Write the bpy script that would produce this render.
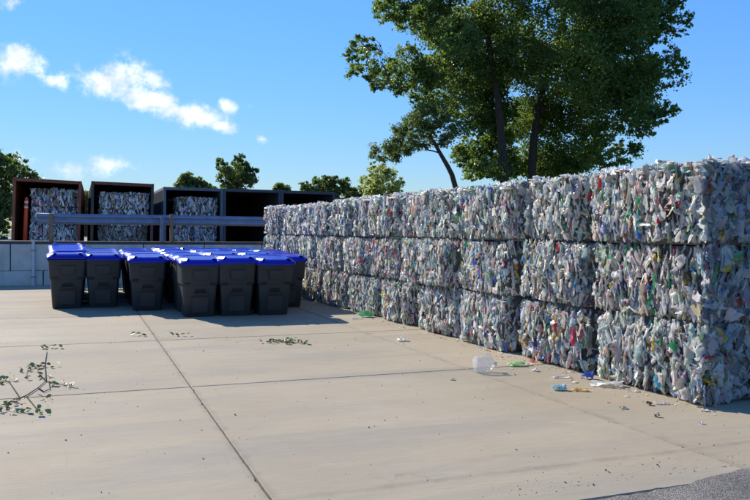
import bpy, bmesh, math, random
import numpy as np
from mathutils import Matrix, Vector

for o in list(bpy.data.objects):
    bpy.data.objects.remove(o)
S = bpy.context.scene
COL = S.collection
R = math.radians

# ------------------------------------------------------------------ camera
EYE = 1.6
FPX, PITCH, ROLL, YAW = 752.5, 0.02332, 0.00983, 0.37495     # focal length in photo pixels, angles


def cam_axes():
    cy, sy, cp, sp = math.cos(YAW), math.sin(YAW), math.cos(PITCH), math.sin(PITCH)
    f = np.array([sy * cp, cy * cp, -sp]); r = np.array([cy, -sy, 0.0]); u = np.cross(r, f)
    c, s = math.cos(ROLL), math.sin(ROLL)
    return c * r + s * u, -s * r + c * u, f


CR, CU, CF = cam_axes()
cam = bpy.data.cameras.new('camera'); camo = bpy.data.objects.new('camera', cam); COL.objects.link(camo)
cam.sensor_width = 36; cam.lens = FPX / 750 * 36; cam.clip_end = 3000; cam.clip_start = 0.05
M = Matrix.Identity(4)
for i in range(3):
    M[i][0], M[i][1], M[i][2] = CR[i], CU[i], -CF[i]
M[2][3] = EYE
camo.matrix_world = M
S.camera = camo
S.render.resolution_x, S.render.resolution_y = 1024, 683


def ray(x, y):
    return CF + CR * (x - 375) / FPX + CU * (250 - y) / FPX


def gnd(x, y, z=0.0):                      # photo pixel -> point on the plane z
    d = ray(x, y); t = (z - EYE) / d[2]
    return np.array([0, 0, EYE]) + d * t


def dep(x, y, D):                          # photo pixel -> point at distance D along the view axis
    return np.array([0, 0, EYE]) + ray(x, y) * D


# ------------------------------------------------------------------ sky and sun
SUN_AZ, SUN_EL = R(-22), R(33)           # measured from +Y towards +X
world = bpy.data.worlds.new('World'); S.world = world; world.use_nodes = True
wn, wl = world.node_tree.nodes, world.node_tree.links
wn.clear()


def N(nt, typ, **kw):
    n = nt.nodes.new(typ)
    for k, v in kw.items():
        if k.startswith('i_'):
            n.inputs[k[2:]].default_value = v
        else:
            setattr(n, k, v)
    return n


def mathn(nt, op, a, b=None, c=None):
    n = nt.nodes.new('ShaderNodeMath'); n.operation = op
    for i, v in enumerate((a, b, c)):
        if v is None:
            continue
        if isinstance(v, (int, float)):
            n.inputs[i].default_value = v
        else:
            nt.links.new(v, n.inputs[i])
    return n.outputs[0]


def ramp(nt, src, stops, interp='LINEAR'):
    r = N(nt, 'ShaderNodeValToRGB'); r.color_ramp.interpolation = interp
    els = r.color_ramp.elements
    while len(els) < len(stops):
        els.new(0.5)
    for e, (p, c) in zip(els, stops):
        e.position = p; e.color = (*c, 1) if len(c) == 3 else c
    nt.links.new(src, r.inputs[0])
    return r.outputs[0]


def build_world():
    nt = world.node_tree
    sky = N(nt, 'ShaderNodeTexSky', sky_type='NISHITA')
    sky.sun_disc = False; sky.sun_elevation = SUN_EL; sky.sun_rotation = SUN_AZ
    sky.altitude = 100; sky.air_density = 1.0; sky.dust_density = 0.0; sky.ozone_density = 6.0
    tc = N(nt, 'ShaderNodeTexCoord')
    # tangent-plane coordinates around a fixed compass direction
    a = R(4.0)
    fx, fy = math.sin(a), math.cos(a)
    sep = N(nt, 'ShaderNodeSeparateXYZ'); nt.links.new(tc.outputs['Generated'], sep.inputs[0])
    X, Y, Z = sep.outputs
    fw = mathn(nt, 'ADD', mathn(nt, 'MULTIPLY', X, fx), mathn(nt, 'MULTIPLY', Y, fy))
    rt = mathn(nt, 'SUBTRACT', mathn(nt, 'MULTIPLY', X, fy), mathn(nt, 'MULTIPLY', Y, fx))
    fwc = mathn(nt, 'MAXIMUM', fw, 0.05)
    U = mathn(nt, 'DIVIDE', rt, fwc); V = mathn(nt, 'DIVIDE', Z, fwc)
    comb = N(nt, 'ShaderNodeCombineXYZ'); nt.links.new(U, comb.inputs[0]); nt.links.new(V, comb.inputs[1])
    nz = N(nt, 'ShaderNodeTexNoise', i_Scale=30.0, i_Detail=10.0, i_Roughness=0.66)
    nt.links.new(comb.outputs[0], nz.inputs['Vector'])
    # (u, v, half width, half height, tilt, weight)
    def uv(px, py):
        d = ray(px, py); f = d[0] * fx + d[1] * fy
        return (d[0] * fy - d[1] * fx) / f, d[2] / f
    specs = [(16, 62, 20, 17, 0, 1.0), (34, 68, 14, 12, .3, .9), (57, 80, 15, 9, .2, .8), (100, 84, 24, 15, .1, .95), (130, 78, 32, 16, .1, 1.0), (140, 96, 30, 15, .45, 1.0), (165, 104, 26, 12, .4, 1.0),
             (195, 116, 32, 12, .3, 1.0), (218, 126, 18, 8, .1, .85), (227, 104, 12, 8, .5, .85), (110, 165, 26, 9, .05, .72), (85, 170, 34, 9, .05, .66), (262, 140, 12, 5, 0, .5),
             (25, 160, 18, 9, .2, .5), (5, 2, 14, 8, 0, .4), (250, 106, 10, 4, 0, .4)]
    tot = None
    for px, py, w, h, tilt, wt in specs:
        u0, v0 = uv(px, py)
        k = 1 / FPX
        du = mathn(nt, 'SUBTRACT', U, float(u0)); dv = mathn(nt, 'SUBTRACT', V, float(v0))
        c, s = math.cos(-tilt), math.sin(-tilt)
        a1 = mathn(nt, 'DIVIDE', mathn(nt, 'ADD', mathn(nt, 'MULTIPLY', du, c), mathn(nt, 'MULTIPLY', dv, s)), w * k * 1.05)
        b1 = mathn(nt, 'DIVIDE', mathn(nt, 'SUBTRACT', mathn(nt, 'MULTIPLY', dv, c), mathn(nt, 'MULTIPLY', du, s)), h * k * 1.05)
        q = mathn(nt, 'ADD', mathn(nt, 'MULTIPLY', a1, a1), mathn(nt, 'MULTIPLY', b1, b1))
        g = mathn(nt, 'MULTIPLY', mathn(nt, 'POWER', 2.718, mathn(nt, 'MULTIPLY', q, -1.1)), wt)
        tot = g if tot is None else mathn(nt, 'MAXIMUM', tot, g)
    front = mathn(nt, 'GREATER_THAN', fw, 0.06)
    # density = mask + (noise-.5)
    dens = mathn(nt, 'ADD', tot, mathn(nt, 'MULTIPLY', mathn(nt, 'SUBTRACT', nz.outputs['Fac'], 0.5), 2.3))
    mr = N(nt, 'ShaderNodeMapRange', interpolation_type='SMOOTHSTEP', i_1=0.0) if False else N(nt, 'ShaderNodeMapRange', interpolation_type='SMOOTHSTEP')
    nt.links.new(dens, mr.inputs[0])
    mr.inputs[1].default_value = 0.22; mr.inputs[2].default_value = 1.12; mr.inputs[3].default_value = 0; mr.inputs[4].default_value = 0.95
    gate = mathn(nt, 'MULTIPLY', mathn(nt, 'MULTIPLY', mr.outputs[0], front), mathn(nt, 'MINIMUM', mathn(nt, 'MULTIPLY', tot, 5.0), 1.0))
    mix = N(nt, 'ShaderNodeMix', data_type='RGBA')
    nt.links.new(gate, mix.inputs['Factor']); hs = N(nt, 'ShaderNodeHueSaturation', i_Saturation=1.16, i_Value=0.95, i_Hue=0.506); nt.links.new(sky.outputs[0], hs.inputs['Color'])
    nt.links.new(gate, mix.inputs['Factor']); lum = N(nt, 'ShaderNodeRGBToBW'); nt.links.new(hs.outputs[0], lum.inputs[0])
    fac = mathn(nt, 'DIVIDE', 2.5, mathn(nt, 'ADD', mathn(nt, 'MULTIPLY', lum.outputs[0], 0.36), 1.0))
    vm = N(nt, 'ShaderNodeVectorMath', operation='SCALE'); nt.links.new(hs.outputs[0], vm.inputs[0]); nt.links.new(fac, vm.inputs['Scale'])
    nt.links.new(vm.outputs[0], mix.inputs['A'])
    n2 = N(nt, 'ShaderNodeTexNoise', i_Scale=17.0, i_Detail=6.0, i_Roughness=0.6)
    nt.links.new(comb.outputs[0], n2.inputs['Vector'])
    nt.links.new(ramp(nt, n2.outputs['Fac'], [(0.38, (6.2, 6.5, 7.1)), (0.58, (9.4, 9.4, 9.5))]), mix.inputs['B'])
    bg = N(nt, 'ShaderNodeBackground'); bg.inputs['Strength'].default_value = 0.105
    nt.links.new(mix.outputs['Result'], bg.inputs['Color'])
    out = N(nt, 'ShaderNodeOutputWorld'); nt.links.new(bg.outputs[0], out.inputs[0])


build_world()
sund = bpy.data.lights.new('sun', 'SUN'); suno = bpy.data.objects.new('sun', sund); COL.objects.link(suno)
sund.energy = 5.0; sund.angle = R(0.53); sund.color = (1.0, 0.925, 0.81)
to_sun = Vector((math.sin(SUN_AZ) * math.cos(SUN_EL), math.cos(SUN_AZ) * math.cos(SUN_EL), math.sin(SUN_EL)))
suno.rotation_euler = to_sun.to_track_quat('Z', 'Y').to_euler()
suno.location = to_sun * 100
vs = S.view_settings
vs.view_transform = 'Standard'; vs.look = 'None'; vs.exposure = 0.46; vs.gamma = 1; vs.use_curve_mapping = False

# ------------------------------------------------------------------ materials


def new_mat(name):
    m = bpy.data.materials.new(name); m.use_nodes = True
    nt = m.node_tree; nt.nodes.clear()
    out = N(nt, 'ShaderNodeOutputMaterial'); b = N(nt, 'ShaderNodeBsdfPrincipled')
    nt.links.new(b.outputs[0], out.inputs[0])
    return m, nt, b, out


def noise(nt, scale, detail=5, rough=0.55, vec=None, mapscale=None, dist=0.0):
    n = N(nt, 'ShaderNodeTexNoise', i_Scale=scale, i_Detail=detail, i_Roughness=rough, i_Distortion=dist)
    if vec is not None:
        if mapscale:
            mp = N(nt, 'ShaderNodeMapping'); mp.inputs['Scale'].default_value = mapscale
            nt.links.new(vec, mp.inputs[0]); vec = mp.outputs[0]
        nt.links.new(vec, n.inputs['Vector'])
    return n.outputs['Fac']


def bump(nt, b, h, strength=0.3, dist=0.01):
    n = N(nt, 'ShaderNodeBump'); n.inputs['Strength'].default_value = strength; n.inputs['Distance'].default_value = dist
    nt.links.new(h, n.inputs['Height']); nt.links.new(n.outputs[0], b.inputs['Normal'])


def mixc(nt, fac, a, b, mode='MIX'):
    m = N(nt, 'ShaderNodeMix', data_type='RGBA', blend_type=mode)
    for s, v in (('Factor', fac), ('A', a), ('B', b)):
        if isinstance(v, (int, float)):
            m.inputs[s].default_value = v
        elif isinstance(v, tuple):
            m.inputs[s].default_value = (*v, 1) if len(v) == 3 else v
        else:
            nt.links.new(v, m.inputs[s])
    return m.outputs['Result']


def pos(nt):
    return N(nt, 'ShaderNodeNewGeometry').outputs['Position']


def objc(nt):
    return N(nt, 'ShaderNodeTexCoord').outputs['Object']


def plain(name, col, rough=0.6, metal=0.0, var=0.12, scale=8.0, bstr=0.0, bscale=60, spec=0.5):
    m, nt, b, _ = new_mat(name)
    oc = objc(nt)
    n = noise(nt, scale, 5, 0.6, oc)
    c = ramp(nt, n, [(0.3, tuple(x * (1 - var) for x in col)), (0.7, tuple(min(1, x * (1 + var)) for x in col))])
    nt.links.new(c, b.inputs['Base Color'])
    b.inputs['Roughness'].default_value = rough; b.inputs['Metallic'].default_value = metal
    b.inputs['Specular IOR Level'].default_value = spec
    if bstr:
        bump(nt, b, noise(nt, bscale, 4, 0.6, oc), bstr, 0.004)
    return m


def concrete_mat():
    m, nt, b, _ = new_mat('broomed_concrete')
    p = pos(nt)
    base = ramp(nt, noise(nt, 0.55, 7, 0.6, p), [(0.3, (.30, .235, .14)), (0.5, (.355, .285, .18)), (0.72, (.41, .34, .235))])
    # tyre-worn grey bands running across, brownish patches, pale scuffs
    band = ramp(nt, noise(nt, 1.0, 6, 0.62, p, (0.22, 1.5, 1), 0.6), [(0.47, (0, 0, 0)), (0.66, (1, 1, 1))])
    c = mixc(nt, mathn(nt, 'MULTIPLY', band, 0.72), base, (.21, .19, .155))
    rust = ramp(nt, noise(nt, 0.42, 5, 0.6, p, (0.7, 1.3, 1), 0.3), [(0.56, (0, 0, 0)), (0.74, (1, 1, 1))])
    c = mixc(nt, mathn(nt, 'MULTIPLY', rust, 0.7), c, (.39, .275, .145))
    pale = ramp(nt, noise(nt, 1.3, 8, 0.7, p, (0.8, 1.6, 1), 1.2), [(0.62, (0, 0, 0)), (0.72, (1, 1, 1))])
    c = mixc(nt, mathn(nt, 'MULTIPLY', pale, 0.35), c, (.48, .455, .41))
    spots = ramp(nt, noise(nt, 3.3, 4, 0.5, p, None), [(0.69, (0, 0, 0)), (0.74, (1, 1, 1))])
    c = mixc(nt, mathn(nt, 'MULTIPLY', spots, 0.45), c, (.20, .19, .175))
    grain = noise(nt, 140, 3, 0.7, p)
    c = mixc(nt, 0.30, c, ramp(nt, grain, [(0.3, (.14, .125, .095)), (0.7, (.57, .51, .42))]))
    broom = noise(nt, 1.0, 3, 0.6, p, (4.0, 110, 1))
    c = mixc(nt, 0.16, c, ramp(nt, broom, [(0.3, (.15, .13, .10)), (0.7, (.56, .50, .41))]))
    # fine hairline cracks
    vo = N(nt, 'ShaderNodeTexVoronoi', feature='DISTANCE_TO_EDGE', i_Scale=0.33)
    wv = N(nt, 'ShaderNodeVectorMath', operation='ADD')
    nn = N(nt, 'ShaderNodeTexNoise', i_Scale=1.4, i_Detail=6.0); nt.links.new(p, nn.inputs['Vector'])
    nt.links.new(p, wv.inputs[0]); nt.links.new(nn.outputs['Color'], wv.inputs[1]); nt.links.new(wv.outputs[0], vo.inputs['Vector'])
    crack = ramp(nt, vo.outputs['Distance'], [(0.0, (1, 1, 1)), (0.004, (0, 0, 0))])
    gate = ramp(nt, noise(nt, 0.5, 3, 0.5, p), [(0.52, (0, 0, 0)), (0.6, (1, 1, 1))])
    c = mixc(nt, mathn(nt, 'MULTIPLY', mathn(nt, 'MULTIPLY', crack, gate), 0.55), c, (.14, .125, .11))
    # dirt gathered along the joints
    sp = N(nt, 'ShaderNodeSeparateXYZ'); nt.links.new(p, sp.inputs[0])
    def jd(o, off, per):
        f = mathn(nt, 'FRACT', mathn(nt, 'ADD', mathn(nt, 'DIVIDE', mathn(nt, 'SUBTRACT', o, off), per), 0.5))
        return mathn(nt, 'MULTIPLY', mathn(nt, 'ABSOLUTE', mathn(nt, 'SUBTRACT', f, 0.5)), per)
    dj = mathn(nt, 'MINIMUM', jd(sp.outputs[0], 1.07, 3.2), jd(sp.outputs[1], 7.82, 3.48))
    dj = mathn(nt, 'ADD', dj, mathn(nt, 'MULTIPLY', mathn(nt, 'SUBTRACT', noise(nt, 5, 6, .7, p), 0.42), 0.22))
    dirt = ramp(nt, dj, [(0.0, (1, 1, 1)), (0.075, (0, 0, 0))])
    c = mixc(nt, mathn(nt, 'MULTIPLY', dirt, 0.42), c, (.15, .13, .10))
    # scrape marks and oil drips
    scr = ramp(nt, noise(nt, 1.0, 4, .6, p, (9.0, .55, 1), .9), [(0.70, (0, 0, 0)), (0.76, (1, 1, 1))])
    c = mixc(nt, mathn(nt, 'MULTIPLY', scr, 0.30), c, (.17, .155, .14))
    oil = ramp(nt, noise(nt, .9, 3, .45, p, None, .4), [(0.70, (0, 0, 0)), (0.80, (1, 1, 1))])
    c = mixc(nt, mathn(nt, 'MULTIPLY', oil, 0.5), c, (.17, .15, .125))
    tint = N(nt, 'ShaderNodeObjectInfo').outputs['Random']
    c = mixc(nt, 1.0, c, ramp(nt, tint, [(0, (.93, .93, .93)), (1, (1.03, 1.02, 1.0))]), 'MULTIPLY')
    c = mixc(nt, 1.0, c, (1.02, 1.015, .985), 'MULTIPLY')
    nt.links.new(c, b.inputs['Base Color']); b.inputs['Roughness'].default_value = 0.85
    b.inputs['Specular IOR Level'].default_value = 0.3
    h = mathn(nt, 'ADD', mathn(nt, 'MULTIPLY', grain, 0.6), mathn(nt, 'MULTIPLY', broom, 0.5))
    bump(nt, b, h, 0.35, 0.004)
    return m


def asphalt_mat():
    m, nt, b, _ = new_mat('worn_asphalt')
    p = pos(nt)
    v = N(nt, 'ShaderNodeTexVoronoi', i_Scale=130.0); nt.links.new(p, v.inputs['Vector'])
    c = ramp(nt, v.outputs['Color'], [(0.15, (.095, .085, .07)), (0.55, (.185, .17, .145)), (0.9, (.33, .305, .26))])
    big = ramp(nt, noise(nt, 1.6, 6, 0.6, p), [(0.35, (.65, .65, .66)), (0.65, (1.15, 1.12, 1.08))])
    c = mixc(nt, 1.0, c, big, 'MULTIPLY')
    nt.links.new(c, b.inputs['Base Color']); b.inputs['Roughness'].default_value = 0.9
    bump(nt, b, v.outputs['Distance'], 0.7, 0.008)
    return m


def grass_mat():
    m, nt, b, _ = new_mat('rough_grass')
    p = pos(nt)
    c = ramp(nt, noise(nt, 0.4, 8, 0.65, p), [(0.3, (.05, .075, .025)), (0.6, (.09, .12, .045)), (0.8, (.16, .15, .08))])
    nt.links.new(c, b.inputs['Base Color']); b.inputs['Roughness'].default_value = 0.95
    return m


def gravel_mat():
    m, nt, b, _ = new_mat('packed_gravel')
    p = pos(nt)
    c = ramp(nt, noise(nt, 18, 6, 0.7, p), [(0.3, (.16, .145, .12)), (0.7, (.34, .31, .27))])
    nt.links.new(c, b.inputs['Base Color']); b.inputs['Roughness'].default_value = 0.95
    return m


def plastic_mat(name, attr, rough=0.2, transl=0.5):
    m, nt, b, out = new_mat(name)
    if attr:
        at = N(nt, 'ShaderNodeAttribute', attribute_name='col'); col, clr = at.outputs['Color'], at.outputs['Alpha']
    else:
        at = N(nt, 'ShaderNodeObjectInfo'); col, clr = at.outputs['Color'], at.outputs['Alpha']
    oc = pos(nt)
    n = noise(nt, 34, 4, 0.7, oc)
    dirt = ramp(nt, n, [(0.32, (.90, .87, .82)), (0.6, (1.06, 1.04, .99))])
    col = mixc(nt, 1.0, col, dirt, 'MULTIPLY')
    # small printed labels, caps and torn scraps
    vo = N(nt, 'ShaderNodeTexVoronoi', i_Scale=44.0); nt.links.new(oc, vo.inputs['Vector'])
    sc = N(nt, 'ShaderNodeSeparateColor'); nt.links.new(vo.outputs['Color'], sc.inputs[0])
    lab = ramp(nt, sc.outputs[1], [(0.0, (.03, .10, .50)), (.16, (.10, .42, .75)), (.32, (.05, .32, .14)), (.46, (.62, .05, .05)), (.6, (.80, .80, .78)), (.7, (.70, .45, .08)), (.8, (.08, .08, .09)), (.9, (.75, .30, .30))], 'CONSTANT')
    g = mathn(nt, 'GREATER_THAN', sc.outputs[0], 0.90)
    col = mixc(nt, mathn(nt, 'MULTIPLY', g, 0.75), col, lab)
    nt.links.new(col, b.inputs['Base Color']); b.inputs['Roughness'].default_value = rough
    b.inputs['Specular IOR Level'].default_value = 0.9
    bump(nt, b, noise(nt, 95, 5, 0.75, oc), 0.6, 0.008)
    gm = N(nt, 'ShaderNodeGamma', i_Gamma=0.5); nt.links.new(col, gm.inputs[0])
    tr = N(nt, 'ShaderNodeBsdfTranslucent'); nt.links.new(gm.outputs[0], tr.inputs['Color'])
    mx = N(nt, 'ShaderNodeMixShader'); mx.inputs[0].default_value = transl
    nt.links.new(b.outputs[0], mx.inputs[1]); nt.links.new(tr.outputs[0], mx.inputs[2])
    # see-through share, lower where the label sits
    tp = N(nt, 'ShaderNodeBsdfTransparent'); nt.links.new(gm.outputs[0], tp.inputs['Color'])
    cl = mathn(nt, 'MULTIPLY', mathn(nt, 'SUBTRACT', 1.0, clr), mathn(nt, 'SUBTRACT', 1.0, g))
    m2 = N(nt, 'ShaderNodeMixShader'); nt.links.new(cl, m2.inputs[0])
    nt.links.new(mx.outputs[0], m2.inputs[1]); nt.links.new(tp.outputs[0], m2.inputs[2]); nt.links.new(m2.outputs[0], out.inputs[0])
    return m


def leaf_mat(name, cols, transl=0.42, tcol=(.30, .42, .06)):
    m, nt, b, out = new_mat(name)
    rnd = N(nt, 'ShaderNodeAttribute', attribute_name='col').outputs['Fac']
    c = ramp(nt, rnd, [(0.0, cols[0]), (0.5, cols[1]), (1.0, cols[2])])
    nt.links.new(c, b.inputs['Base Color']); b.inputs['Roughness'].default_value = 0.45
    b.inputs['Specular IOR Level'].default_value = 0.5
    tr = N(nt, 'ShaderNodeBsdfTranslucent')
    nt.links.new(mixc(nt, 0.65, c, tcol), tr.inputs['Color'])
    mx = N(nt, 'ShaderNodeMixShader'); mx.inputs[0].default_value = transl
    nt.links.new(b.outputs[0], mx.inputs[1]); nt.links.new(tr.outputs[0], mx.inputs[2]); nt.links.new(mx.outputs[0], out.inputs[0])
    return m


def rust_mat(name, paint, rust=(.22, .075, .03), amount=0.5, rough=0.7, scale=1.6):
    m, nt, b, _ = new_mat(name)
    p = objc(nt)
    f = ramp(nt, noise(nt, scale, 8, 0.68, p, (1, 1, 0.55), 0.6), [(max(0.0, 0.62 - amount * 0.35), (0, 0, 0)), (0.78 - amount * 0.3, (1, 1, 1))])
    pc = ramp(nt, noise(nt, 3, 5, 0.6, p), [(0.3, tuple(x * 0.8 for x in paint)), (0.7, tuple(min(1, x * 1.15) for x in paint))])
    rc = ramp(nt, noise(nt, 9, 6, 0.7, p), [(0.3, tuple(x * 0.5 for x in rust)), (0.7, tuple(min(1, x * 1.6) for x in rust))])
    c = mixc(nt, f, pc, rc)
    nt.links.new(c, b.inputs['Base Color']); b.inputs['Roughness'].default_value = rough
    bump(nt, b, noise(nt, 30, 5, 0.7, p), 0.25, 0.004)
    return m


def block_mat():
    m, nt, b, _ = new_mat('cast_concrete_block')
    p = pos(nt)
    c = ramp(nt, noise(nt, 1.8, 7, 0.65, p), [(0.3, (.46, .44, .39)), (0.55, (.60, .575, .52)), (0.75, (.70, .67, .61))])
    st = ramp(nt, noise(nt, 1.0, 6, 0.6, p, (3.5, 3.5, 0.5)), [(0.5, (1, 1, 1)), (0.75, (.6, .58, .55))])
    c = mixc(nt, 0.7, c, st, 'MULTIPLY')
    nt.links.new(c, b.inputs['Base Color']); b.inputs['Roughness'].default_value = 0.9
    bump(nt, b, noise(nt, 45, 5, 0.7, p), 0.5, 0.006)
    return m


def wood_mat():
    m, nt, b, _ = new_mat('weathered_timber')
    p = objc(nt)
    c = ramp(nt, noise(nt, 6, 6, 0.65, p, (6, 6, 0.5)), [(0.3, (.17, .105, .06)), (0.7, (.34, .225, .14))])
    c = mixc(nt, 1.0, c, (1.02, 1.015, .985), 'MULTIPLY')
    nt.links.new(c, b.inputs['Base Color']); b.inputs['Roughness'].default_value = 0.85
    bump(nt, b, noise(nt, 20, 5, 0.7, p, (6, 6, 0.4)), 0.4, 0.004)
    return m


def bark_mat():
    m, nt, b, _ = new_mat('furrowed_bark')
    p = pos(nt)
    c = ramp(nt, noise(nt, 7, 6, 0.7, p, (3, 3, 0.6)), [(0.3, (.022, .017, .012)), (0.7, (.075, .06, .045))])
    nt.links.new(c, b.inputs['Base Color']); b.inputs['Roughness'].default_value = 0.95
    bump(nt, b, noise(nt, 12, 5, 0.7, p, (3, 3, 0.5)), 0.8, 0.03)
    return m


def cart_mat():
    m, nt, b, _ = new_mat('charcoal_cart_plastic')
    p = objc(nt)
    c = ramp(nt, noise(nt, 5, 6, 0.65, p), [(0.3, (.022, .026, .028)), (0.7, (.034, .038, .040))])
    d = ramp(nt, noise(nt, 1.5, 6, 0.7, p, (1, 1, 1.0), 0.5), [(0.55, (0, 0, 0)), (0.8, (1, 1, 1))])
    c = mixc(nt, mathn(nt, 'MULTIPLY', d, 0.12), c, (.10, .095, .08))
    nt.links.new(c, b.inputs['Base Color']); b.inputs['Roughness'].default_value = 0.5
    bump(nt, b, noise(nt, 160, 3, 0.6, p), 0.25, 0.002)
    return m


def lid_mat():
    m, nt, b, _ = new_mat('blue_lid_plastic')
    p = objc(nt)
    rnd = N(nt, 'ShaderNodeObjectInfo').outputs['Random']
    c = ramp(nt, noise(nt, 4, 6, 0.65, p), [(0.3, (.006, .008, .34)), (0.7, (.010, .012, .44))])
    c = mixc(nt, 1.0, c, ramp(nt, rnd, [(0, (.85, .88, .85)), (1, (1.1, 1.15, 1.1))]), 'MULTIPLY')
    d = ramp(nt, noise(nt, 2.2, 7, 0.7, p), [(0.58, (0, 0, 0)), (0.8, (1, 1, 1))])
    c = mixc(nt, mathn(nt, 'MULTIPLY', d, 0.14), c, (.3, .29, .33))
    nt.links.new(c, b.inputs['Base Color']); b.inputs['Roughness'].default_value = 0.26
    b.inputs['Specular IOR Level'].default_value = 0.30
    bump(nt, b, noise(nt, 130, 3, 0.6, p), 0.12, 0.002)
    return m


MAT = dict(
    concrete=concrete_mat(), asphalt=asphalt_mat(), grass=grass_mat(), gravel=gravel_mat(), block=block_mat(), wood=wood_mat(), bark=bark_mat(),
    joint=plain('joint_dirt', (.075, .065, .052), 0.95, var=0.3, scale=12),
    plastic=plastic_mat('crushed_plastic_mass', True), plastic1=plastic_mat('crushed_plastic_piece', False),
    paper=plastic_mat('baled_mixed_scrap', True, 0.55, 0.08),
    core=plain('bale_inside', (.13, .132, .135), 0.6, var=0.5, scale=14, bstr=0.8, bscale=30),
    papercore=plain('scrap_bale_inside', (.12, .105, .09), 0.8, var=0.5, scale=14),
    cart=cart_mat(), lid=lid_mat(), black=plain('rubber_and_pocket_shade', (.012, .012, .012), 0.7),  # black: wheel rubber, also the painted shade of the cart pocket
    galv=plain('galvanised_steel', (.22, .26, .34), 0.5, 0.55, 0.15, 5, 0.1),
    steel=plain('grey_steel_post', (.20, .22, .26), 0.5, 0.4, 0.2, 6),
    darksteel=rust_mat('dark_rusted_steel', (.06, .055, .05), amount=0.35),
    orange=plain('orange_marker_plastic', (.78, .075, .02), 0.45, var=0.1), white=plain('white_reflective_band', (.72, .70, .68), 0.4),
    pvc=plain('pale_pvc_pipe', (.55, .56, .57), 0.45, var=0.08),
    c_rust=rust_mat('rusted_orange_container_paint', (.27, .075, .035), (.17, .05, .022), 0.55),
    c_green=rust_mat('dark_green_container_paint', (.035, .05, .045), (.20, .06, .03), 0.40),
    c_red=rust_mat('oxide_red_header_paint', (.20, .05, .035), (.10, .04, .025), 0.5),
    c_blue=rust_mat('slate_blue_container_paint', (.10, .125, .16), (.12, .07, .05), 0.30),
    c_grey=rust_mat('grey_blue_container_paint', (.045, .058, .075), (.09, .055, .04), 0.3),
    c_brown=rust_mat('brown_container_paint', (.15, .055, .04), (.14, .05, .025), 0.5),
    c_in=plain('container_interior_paint', (.07, .075, .08), 0.75, var=0.3, scale=3), ply=plain('plywood_floor', (.12, .085, .055), 0.85, var=0.25, scale=5),
    leaf_dark=leaf_mat('cottonwood_leaf', [(.035, .07, .016), (.07, .12, .028), (.12, .185, .05)], 0.45, (.33, .48, .07)),
    leaf_light=leaf_mat('light_green_leaf', [(.13, .18, .055), (.19, .25, .08), (.26, .32, .11)], 0.6, (.50, .58, .16)),
    leaf_feather=leaf_mat('yellow_green_leaf', [(.20, .25, .07), (.28, .34, .10), (.36, .42, .14)], 0.6, (.60, .66, .20)),
    leaf_mid=leaf_mat('mid_green_leaf', [(.05, .085, .025), (.085, .13, .04), (.13, .18, .06)], 0.45, (.26, .36, .06)),
)
# ------------------------------------------------------------------ object helpers


def link(name, me, mat=None, parent=None, loc=None, rot=None):
    o = bpy.data.objects.new(name, me); COL.objects.link(o)
    if mat is not None and me is not None and not me.materials:
        me.materials.append(MAT[mat] if isinstance(mat, str) else mat)
    if parent is not None:
        o.parent = parent
    if loc is not None:
        o.location = loc
    if rot is not None:
        o.rotation_euler = rot
    return o


def tag(o, label, cat, group=None):
    o['label'] = label; o['category'] = cat
    if group:
        o['group'] = group
    return o


def thing(name, label, cat, loc=(0, 0, 0), rot=(0, 0, 0), group=None):
    return tag(link(name, None, None, None, loc, rot), label, cat, group)


def struct(o):
    o['kind'] = 'structure'; return o


def np_mesh(name, V, F, attr=None, smooth=False):
    """V (n,3), F (m,k) all faces with k corners"""
    me = bpy.data.meshes.new(name)
    V = np.ascontiguousarray(V, np.float32); F = np.ascontiguousarray(F, np.int32)
    k = F.shape[1]
    me.vertices.add(len(V)); me.vertices.foreach_set('co', V.ravel())
    me.loops.add(F.size); me.loops.foreach_set('vertex_index', F.ravel())
    me.polygons.add(len(F)); me.polygons.foreach_set('loop_start', np.arange(0, F.size, k, dtype=np.int32))
    me.polygons.foreach_set('use_smooth', np.full(len(F), smooth))
    me.update(calc_edges=True)
    if attr is not None:
        a = me.color_attributes.new('col', 'FLOAT_COLOR', 'POINT')
        rgba = np.ones((len(V), 4), np.float32); rgba[:, :attr.shape[1]] = attr
        a.data.foreach_set('color', rgba.ravel())
    return me


def bm_mesh(name, bm, smooth=False, angle=None):
    me = bpy.data.meshes.new(name); bm.normal_update(); bm.to_mesh(me); bm.free()
    if smooth:
        me.polygons.foreach_set('use_smooth', [True] * len(me.polygons))
        if angle:
            me.set_sharp_from_angle(angle=angle)
    return me


def box(x0, x1, y0, y1, z0, z1, bevel=0.0, seg=1, bm=None, mat=None):
    b = bmesh.new()
    vs_ = [b.verts.new(p) for p in ((x0, y0, z0), (x1, y0, z0), (x1, y1, z0), (x0, y1, z0), (x0, y0, z1), (x1, y0, z1), (x1, y1, z1), (x0, y1, z1))]
    for f in ((3, 2, 1, 0), (4, 5, 6, 7), (0, 1, 5, 4), (1, 2, 6, 5), (2, 3, 7, 6), (3, 0, 4, 7)):
        b.faces.new([vs_[i] for i in f])
    if bevel:
        bmesh.ops.bevel(b, geom=b.edges[:], offset=bevel, segments=seg, affect='EDGES', profile=0.6)
    return b


def merge(*bms):
    base = bms[0]
    for b in bms[1:]:
        me = bpy.data.meshes.new('tmp'); b.to_mesh(me); b.free(); base.from_mesh(me); bpy.data.meshes.remove(me)
    return base


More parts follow.
